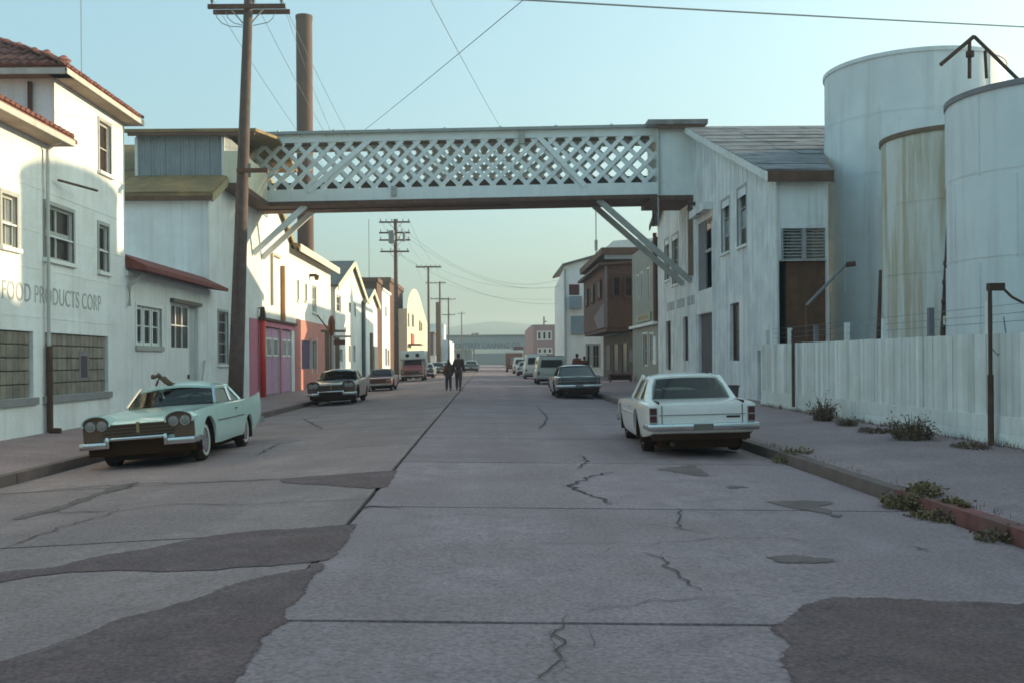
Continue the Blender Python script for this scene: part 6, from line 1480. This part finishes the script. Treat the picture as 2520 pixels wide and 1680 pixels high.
# boxy vehicles --------------------------------------------------------------------------------------
def boxbody(t, nm, m, p, bev=.06):
    mb = MB(); mb.hexa(p); o = mb.build(nm, m); o.parent = t
    bv = o.modifiers.new('b', 'BEVEL'); bv.width = bev; bv.segments = 3; evaluated(o); autosmooth(o, 45); return o
def hx(x0, x1, w0, w1, z0, z1, dx0=0, dx1=0):
    return [(x0,-w0,z0),(x1,-w0,z0),(x1,w0,z0),(x0,w0,z0),(x0+dx0,-w1,z1),(x1+dx1,-w1,z1),(x1+dx1,w1,z1),(x0+dx0,w1,z1)]
def wheels(t, axles, track, rad):
    for ax in axles:
        for sg in (-1, 1):
            w_ = link('wheel', ME_TYRE, t, local=True); w_.location = (ax, sg*track, rad); w_.rotation_euler = (0,0,0 if sg > 0 else math.pi); s = rad/.36; w_.scale = (s,1,s); link('hubcap', ME_HUB, w_, local=True)
def slab(t, nm, m, *b):
    mb = MB(); mb.box(*b); o = mb.build(nm, m); o.parent = t; return o
def van(label, x, y, rz, L, w, h, m, roofm=None, rear_win=True, cat='van', name='parked_van'):
    t = thing(name, label, cat, (x, y, gz(x,y))); t.rotation_euler = (0,0,rz); a = L/2
    boxbody(t, 'body', m, hx(-a, a, w, w, .35, h*.56), .08)
    boxbody(t, 'cabin', m, hx(-a+.03, a-.5, w-.03, w-.16, h*.56-.06, h, .15, -.35), .08)
    slab(t, 'roof', roofm or m, -a+.25, a-.95, -w+.2, w-.2, h-.005, h+.04)
    mb = MB(); fx = lambda z: -a+.03+.15*(z-h*.56)/(h*.44); mb.hexa(hx(fx(h*.61)-.02, fx(h*.61)+.05, w*.74, w*.66, h*.61, h*.88, fx(h*.88)-fx(h*.61), fx(h*.88)-fx(h*.61))); o = mb.build('rear_window', M_GLASS); o.parent = t
    o = slab(t, 'windscreen', M_GLASS, a-.62, a-.58, -w*.78, w*.78, h*.60, h*.9)
    for sg in (-1, 1):
        for k in range(3):
            x0 = -a+.35+k*(L-1.5)/3; slab(t, 'side_window', M_GLASS, x0, x0+(L-1.9)/3, sg*(w-.10)-.012, sg*(w-.10)+.012, h*.62, h*.86)
        slab(t, 'taillight', M_TAIL, -a-.015, -a+.02, sg*(w-.14)-.06, sg*(w-.14)+.06, .62, .82); slab(t, 'headlight', M_LENS, a-.02, a+.02, sg*(w-.2)-.09, sg*(w-.2)+.09, .6, .78)
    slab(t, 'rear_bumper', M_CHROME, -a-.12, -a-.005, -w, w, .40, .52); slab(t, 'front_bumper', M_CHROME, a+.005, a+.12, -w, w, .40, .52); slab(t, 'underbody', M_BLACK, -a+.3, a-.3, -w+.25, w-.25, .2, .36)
    wheels(t, (a-.9, -a+.95), w-.14, .35); return t
v1 = van('pale station wagon with dark roof edge in front of the dark grey sedan', 4.05, 68, R90, 5.2, .97, 1.78, carpaint('dull_grey_wagon_paint', (.32,.34,.31)), roofm=brownp, cat='station wagon', name='station_wagon')
v2 = van('white van with blue rear window on the right', 3.85, 84, R90, 4.6, .95, 1.95, white)
v3 = van('small white van parked between the white van and the far truck', 3.6, 112, R90, 4.4, .9, 1.75, white)
# red pickup with white camper, facing the camera
tk = thing('camper_truck', 'red pickup truck with white cab over camper and two round portholes', 'camper', (-6.15, 87, gz(-6.15,87))); tk.rotation_euler = (R(2), 0, -R90)
redp = carpaint("dull_red_truck_paint", (.30,.055,.05))
boxbody(tk, 'hood', redp, hx(1.0, 2.6, .93, .9, .5, 1.05), .07); boxbody(tk, 'bed', redp, hx(-2.6, .98, .96, .96, .5, 1.1), .05); boxbody(tk, 'cab', redp, hx(-.2, 1.2, .9, .72, 1.02, 1.72, .1, -.4), .07)
slab(tk, 'grille', mat("dark_grille", (.055,.04,.03)), 2.585, 2.63, -.6, .6, .6, .85); slab(tk, 'front_bumper', M_CHROME, 2.63, 2.74, -.95, .95, .40, .53); o = slab(tk, 'windscreen', M_GLASS, .98, 1.02, -.72, .72, 1.12, 1.62); o.rotation_euler = (0,-.0,0)
for sg in (-1, 1): mb = MB(); mb.tube([(2.58,sg*.75,.76),(2.64,sg*.75,.76)], .10, 12); o = mb.build('headlight', M_LENS); o.parent = tk
boxbody(tk, 'camper_shell', white, hx(-2.7, .0, 1.05, 1.05, 1.12, 2.5), .08); boxbody(tk, 'camper_overcab', white, hx(-.1, 1.35, 1.05, 1.02, 1.76, 2.5, 0, -.12), .08)
for sg in (-1, 1): mb = MB(); mb.tube([(1.25,sg*.42,2.12),(1.345,sg*.42,2.12)], .16, 16); o = mb.build('porthole', M_GLASS); o.parent = tk
for sg in (-1, 1): slab(tk, 'side_window', M_GLASS, -1.9, -1.0, sg*1.05-.01, sg*1.05+.01, 1.75, 2.15)
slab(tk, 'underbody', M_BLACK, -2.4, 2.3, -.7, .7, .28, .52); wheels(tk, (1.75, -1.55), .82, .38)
# far box truck
bt = thing('box_truck', 'far truck with white roof and orange back on the right', 'truck', (3.15, 125, gz(3.15,125))); bt.rotation_euler = (0,0,R90)
boxbody(bt, 'cargo_box', mat("orange_brown_truck_paint", (.20,.10,.07), .7, .2, 1), hx(-2.6, 1.0, 1.0, 1.0, .8, 2.25), .05); boxbody(bt, 'cargo_roof', white, hx(-2.65, 1.05, 1.04, 1.0, 2.255, 2.6), .06); boxbody(bt, 'cab', redp, hx(1.05, 2.5, .95, .8, .6, 2.0, 0, -.4), .08)
slab(bt, 'rear_door', mat("grey_violet_door", (.20,.19,.22), .7), -2.63, -2.605, -.3, .45, .85, 1.8); slab(bt, 'rear_bumper', M_DARKWOOD, -2.75, -2.6, -1.0, 1.0, .5, .75); slab(bt, 'windscreen', M_GLASS, 2.15, 2.2, -.7, .7, 1.35, 1.85); slab(bt, 'underbody', M_BLACK, -2.4, 2.3, -.7, .7, .4, .81); wheels(bt, (1.8, -1.6), .82, .42)

# mint coupe's neighbour on its roof line: driftwood branch standing on the roof
dw = thing('driftwood', 'small forked brown driftwood branch lying on the mint coupe roof', 'driftwood', (-6.0, 19.6, 1.3))
q = onY(19.6, 400, 946)
B_ = lambda px, py, dy=0: (onY(19.7+dy, px, py)[0], 19.7+dy, onY(19.7+dy, px, py)[1])
mb = MB(); mb.tube([B_(455,951,.2), B_(425,946,.1), B_(407,938), B_(396,928), B_(390,923), B_(378,928,-.1), B_(374,922,-.1)], .045, 8, r1=.035)
mb.tube([B_(424,948), B_(413,940), B_(402,928)], .06, 8, r1=.045); mb.tube([B_(378,928,-.1), B_(372,930,-.12)], .04, 6, r1=.02)
mb.tube([B_(400,928), B_(394,922), B_(388,916)], .022, 6, r1=.010); mb.tube([B_(392,928), B_(388,938,-.05), B_(384,949,-.05)], .024, 6, r1=.018); mb.build('branch', mat("driftwood_brown", (.13,.08,.05), .9, .3, 9, bump=.5), dw, smooth=True)

# ================================================================== PEOPLE
def skin(nm, pts, edges, rad, m, parent, root=0, lvl=2):
    me = bpy.data.meshes.new(nm); me.from_pydata(pts, edges, []); o = bpy.data.objects.new(nm, me); COL.objects.link(o)
    sk = o.modifiers.new('skin', 'SKIN'); sk.use_smooth_shade = True
    for i, v in enumerate(me.skin_vertices[0].data): v.radius = (rad[i], rad[i]) if not isinstance(rad[i], tuple) else rad[i]; v.use_root = i == root
    s_ = o.modifiers.new('sub', 'SUBSURF'); s_.levels = lvl; s_.render_levels = lvl
    evaluated(o); o.data.materials.clear(); o.data.materials.append(m); o.data.polygons.foreach_set("use_smooth", [True]*len(o.data.polygons)); o.parent = parent; return o
M_SKIN = simple("skin", (.28,.16,.11), .6)
def person(label, x, y, h, rz, top, legs, hair, stride=.18, long_hair=False, group=None, skirt=False):
    t = thing('person', label, 'person', (x, y, gz(x,y)), group); t.rotation_euler = (0,0,rz); s = h/1.75
    V = lambda a, b, c: (a*s, b*s, c*s)
    # walking along local +x; y = left
    hip, knee = .92, .50
    J = dict(pel=V(0,0,.95), ab=V(0,0,1.12), ch=V(.02,0,1.33), nk=V(.02,0,1.50), hd0=V(.03,0,1.58), hd1=V(.035,0,1.67),
        sl=V(.01,.17,1.42), el=V(-.07,.225,1.15), wl=V(.02,.23,.92), hl_=V(.05,.23,.84), sr=V(.01,-.17,1.42), er=V(.0,-.225,1.15), wr=V(.12,-.23,.93), hr=V(.15,-.23,.85),
        hpl=V(0,.09,.90), kl=V(stride*.5,.095,.50), al=V(stride*.55,.10,.09), tl=V(stride*.55+.15,.11,.035), hpr=V(0,-.09,.90), kr=V(-stride*.25,-.095,.50), ar=V(-stride*1.1,-.10,.12), tr=V(-stride*1.1+.13,-.11,.035))
    K = list(J); E = [('pel','ab'),('ab','ch'),('ch','nk'),('nk','hd0'),('hd0','hd1'),('ch','sl'),('sl','el'),('el','wl'),('wl','hl_'),('ch','sr'),('sr','er'),('er','wr'),('wr','hr'),('pel','hpl'),('hpl','kl'),('kl','al'),('al','tl'),('pel','hpr'),('hpr','kr'),('kr','ar'),('ar','tr')]
    rr = dict(pel=.125, ab=.115, ch=.13, nk=.052, hd0=.082, hd1=.092, sl=.06, el=.042, wl=.03, hl_=.036, sr=.06, er=.042, wr=.03, hr=.036, hpl=.085, kl=.055, al=.04, tl=.035, hpr=.085, kr=.055, ar=.04, tr=.035)
    def chain(nm, keys, grow, m, root):
        es = [(keys.index(a), keys.index(b)) for a, b in E if a in keys and b in keys]
        return skin(nm, [J[k] for k in keys], es, [rr[k]*s+grow for k in keys], m, t, keys.index(root))
    chain('body', K, 0, M_SKIN, 'pel')
    chain('jacket', ['pel','ab','ch','sl','el','wl','sr','er','wr'], .036, top, 'pel')
    chain('trousers', ['pel','hpl','kl','al','hpr','kr','ar'], .026, legs, 'pel')
    for a, b, nm in (('al','tl','shoe'),('ar','tr','shoe')): skin(nm, [J[a], J[b]], [(0,1)], [.05*s, .042*s], M_BLACK, t, 0, 1)
    hz = [V(.0,0,1.66), V(-.02,0,1.72), V(-.07,0,1.62)]+([V(-.09,0,1.48), V(-.08,0,1.36)] if long_hair else [V(-.075,0,1.56)])
    skin('hair', hz, [(i, i+1) for i in range(len(hz)-1)], [.10*s, .085*s, .085*s]+([.075*s,.05*s] if long_hair else [.06*s]), hair, t, 0)
    # face
    for sg in (-1, 1):
        mb = MB(); c = V(.125, sg*.032, 1.625); mb.tube([(c[0]-.012,c[1],c[2]),(c[0],c[1],c[2])], .012, 6); o = mb.build('eye', M_BLACK); o.parent = t
    mb = MB(); c = V(.125,0,1.60); mb.hexa([(c[0]-.02,-.015,c[2]-.03),(c[0]+.022,-.012,c[2]-.03),(c[0]+.022,.012,c[2]-.03),(c[0]-.02,.015,c[2]-.03),(c[0]-.02,-.008,c[2]+.03),(c[0],-.005,c[2]+.03),(c[0],.005,c[2]+.03),(c[0]-.02,.008,c[2]+.03)]); o = mb.build('nose', M_SKIN); o.parent = t
    return t
dkb = simple("dark_brown_cloth", (.11,.052,.028), .9); dkj = simple("dark_cloth", (.075,.04,.03), .9); rus = simple("rust_orange_cloth", (.16,.05,.02), .9); hair1 = simple("dark_hair", (.02,.014,.01), .8)
person('shorter person in dark brown clothes walking on the left in the street', -1.97, 52, 1.56, R90+.15, dkb, simple('dark_blue_trousers', (.06,.05,.055), .9), hair1, .10, True)
person('taller person in dark jacket walking on the right in the street', -1.47, 52.2, 1.86, R90-.1, dkj, simple('grey_brown_trousers', (.10,.07,.055), .9), hair1, .24)
person('person in rust orange top standing behind the dark grey sedan', 5.0, 58, 1.78, R90, rus, dkj, hair1, .05)
person('person in brown top standing beside the person in rust orange', 5.45, 58.4, 1.62, R90, simple("rust_brown_cloth", (.11,.04,.02), .9), dkj, hair1, .05)

# ================================================================== HAZE
hz = bpy.data.materials.new("haze_air"); hz.use_nodes = True; n = hz.node_tree.nodes; n.clear()
pv = n.new("ShaderNodeVolumePrincipled"); pv.inputs["Color"].default_value = (.86,.985,1.0,1); pv.inputs["Density"].default_value = HAZE_DENSITY; pv.inputs["Anisotropy"].default_value = .2
o_ = n.new("ShaderNodeOutputMaterial"); hz.node_tree.links.new(pv.outputs[0], o_.inputs["Volume"])
mb = MB(); mb.box(-420, 520, -40, 1150, -1.7, 48); hb = mb.build('haze', hz, kind='stuff')
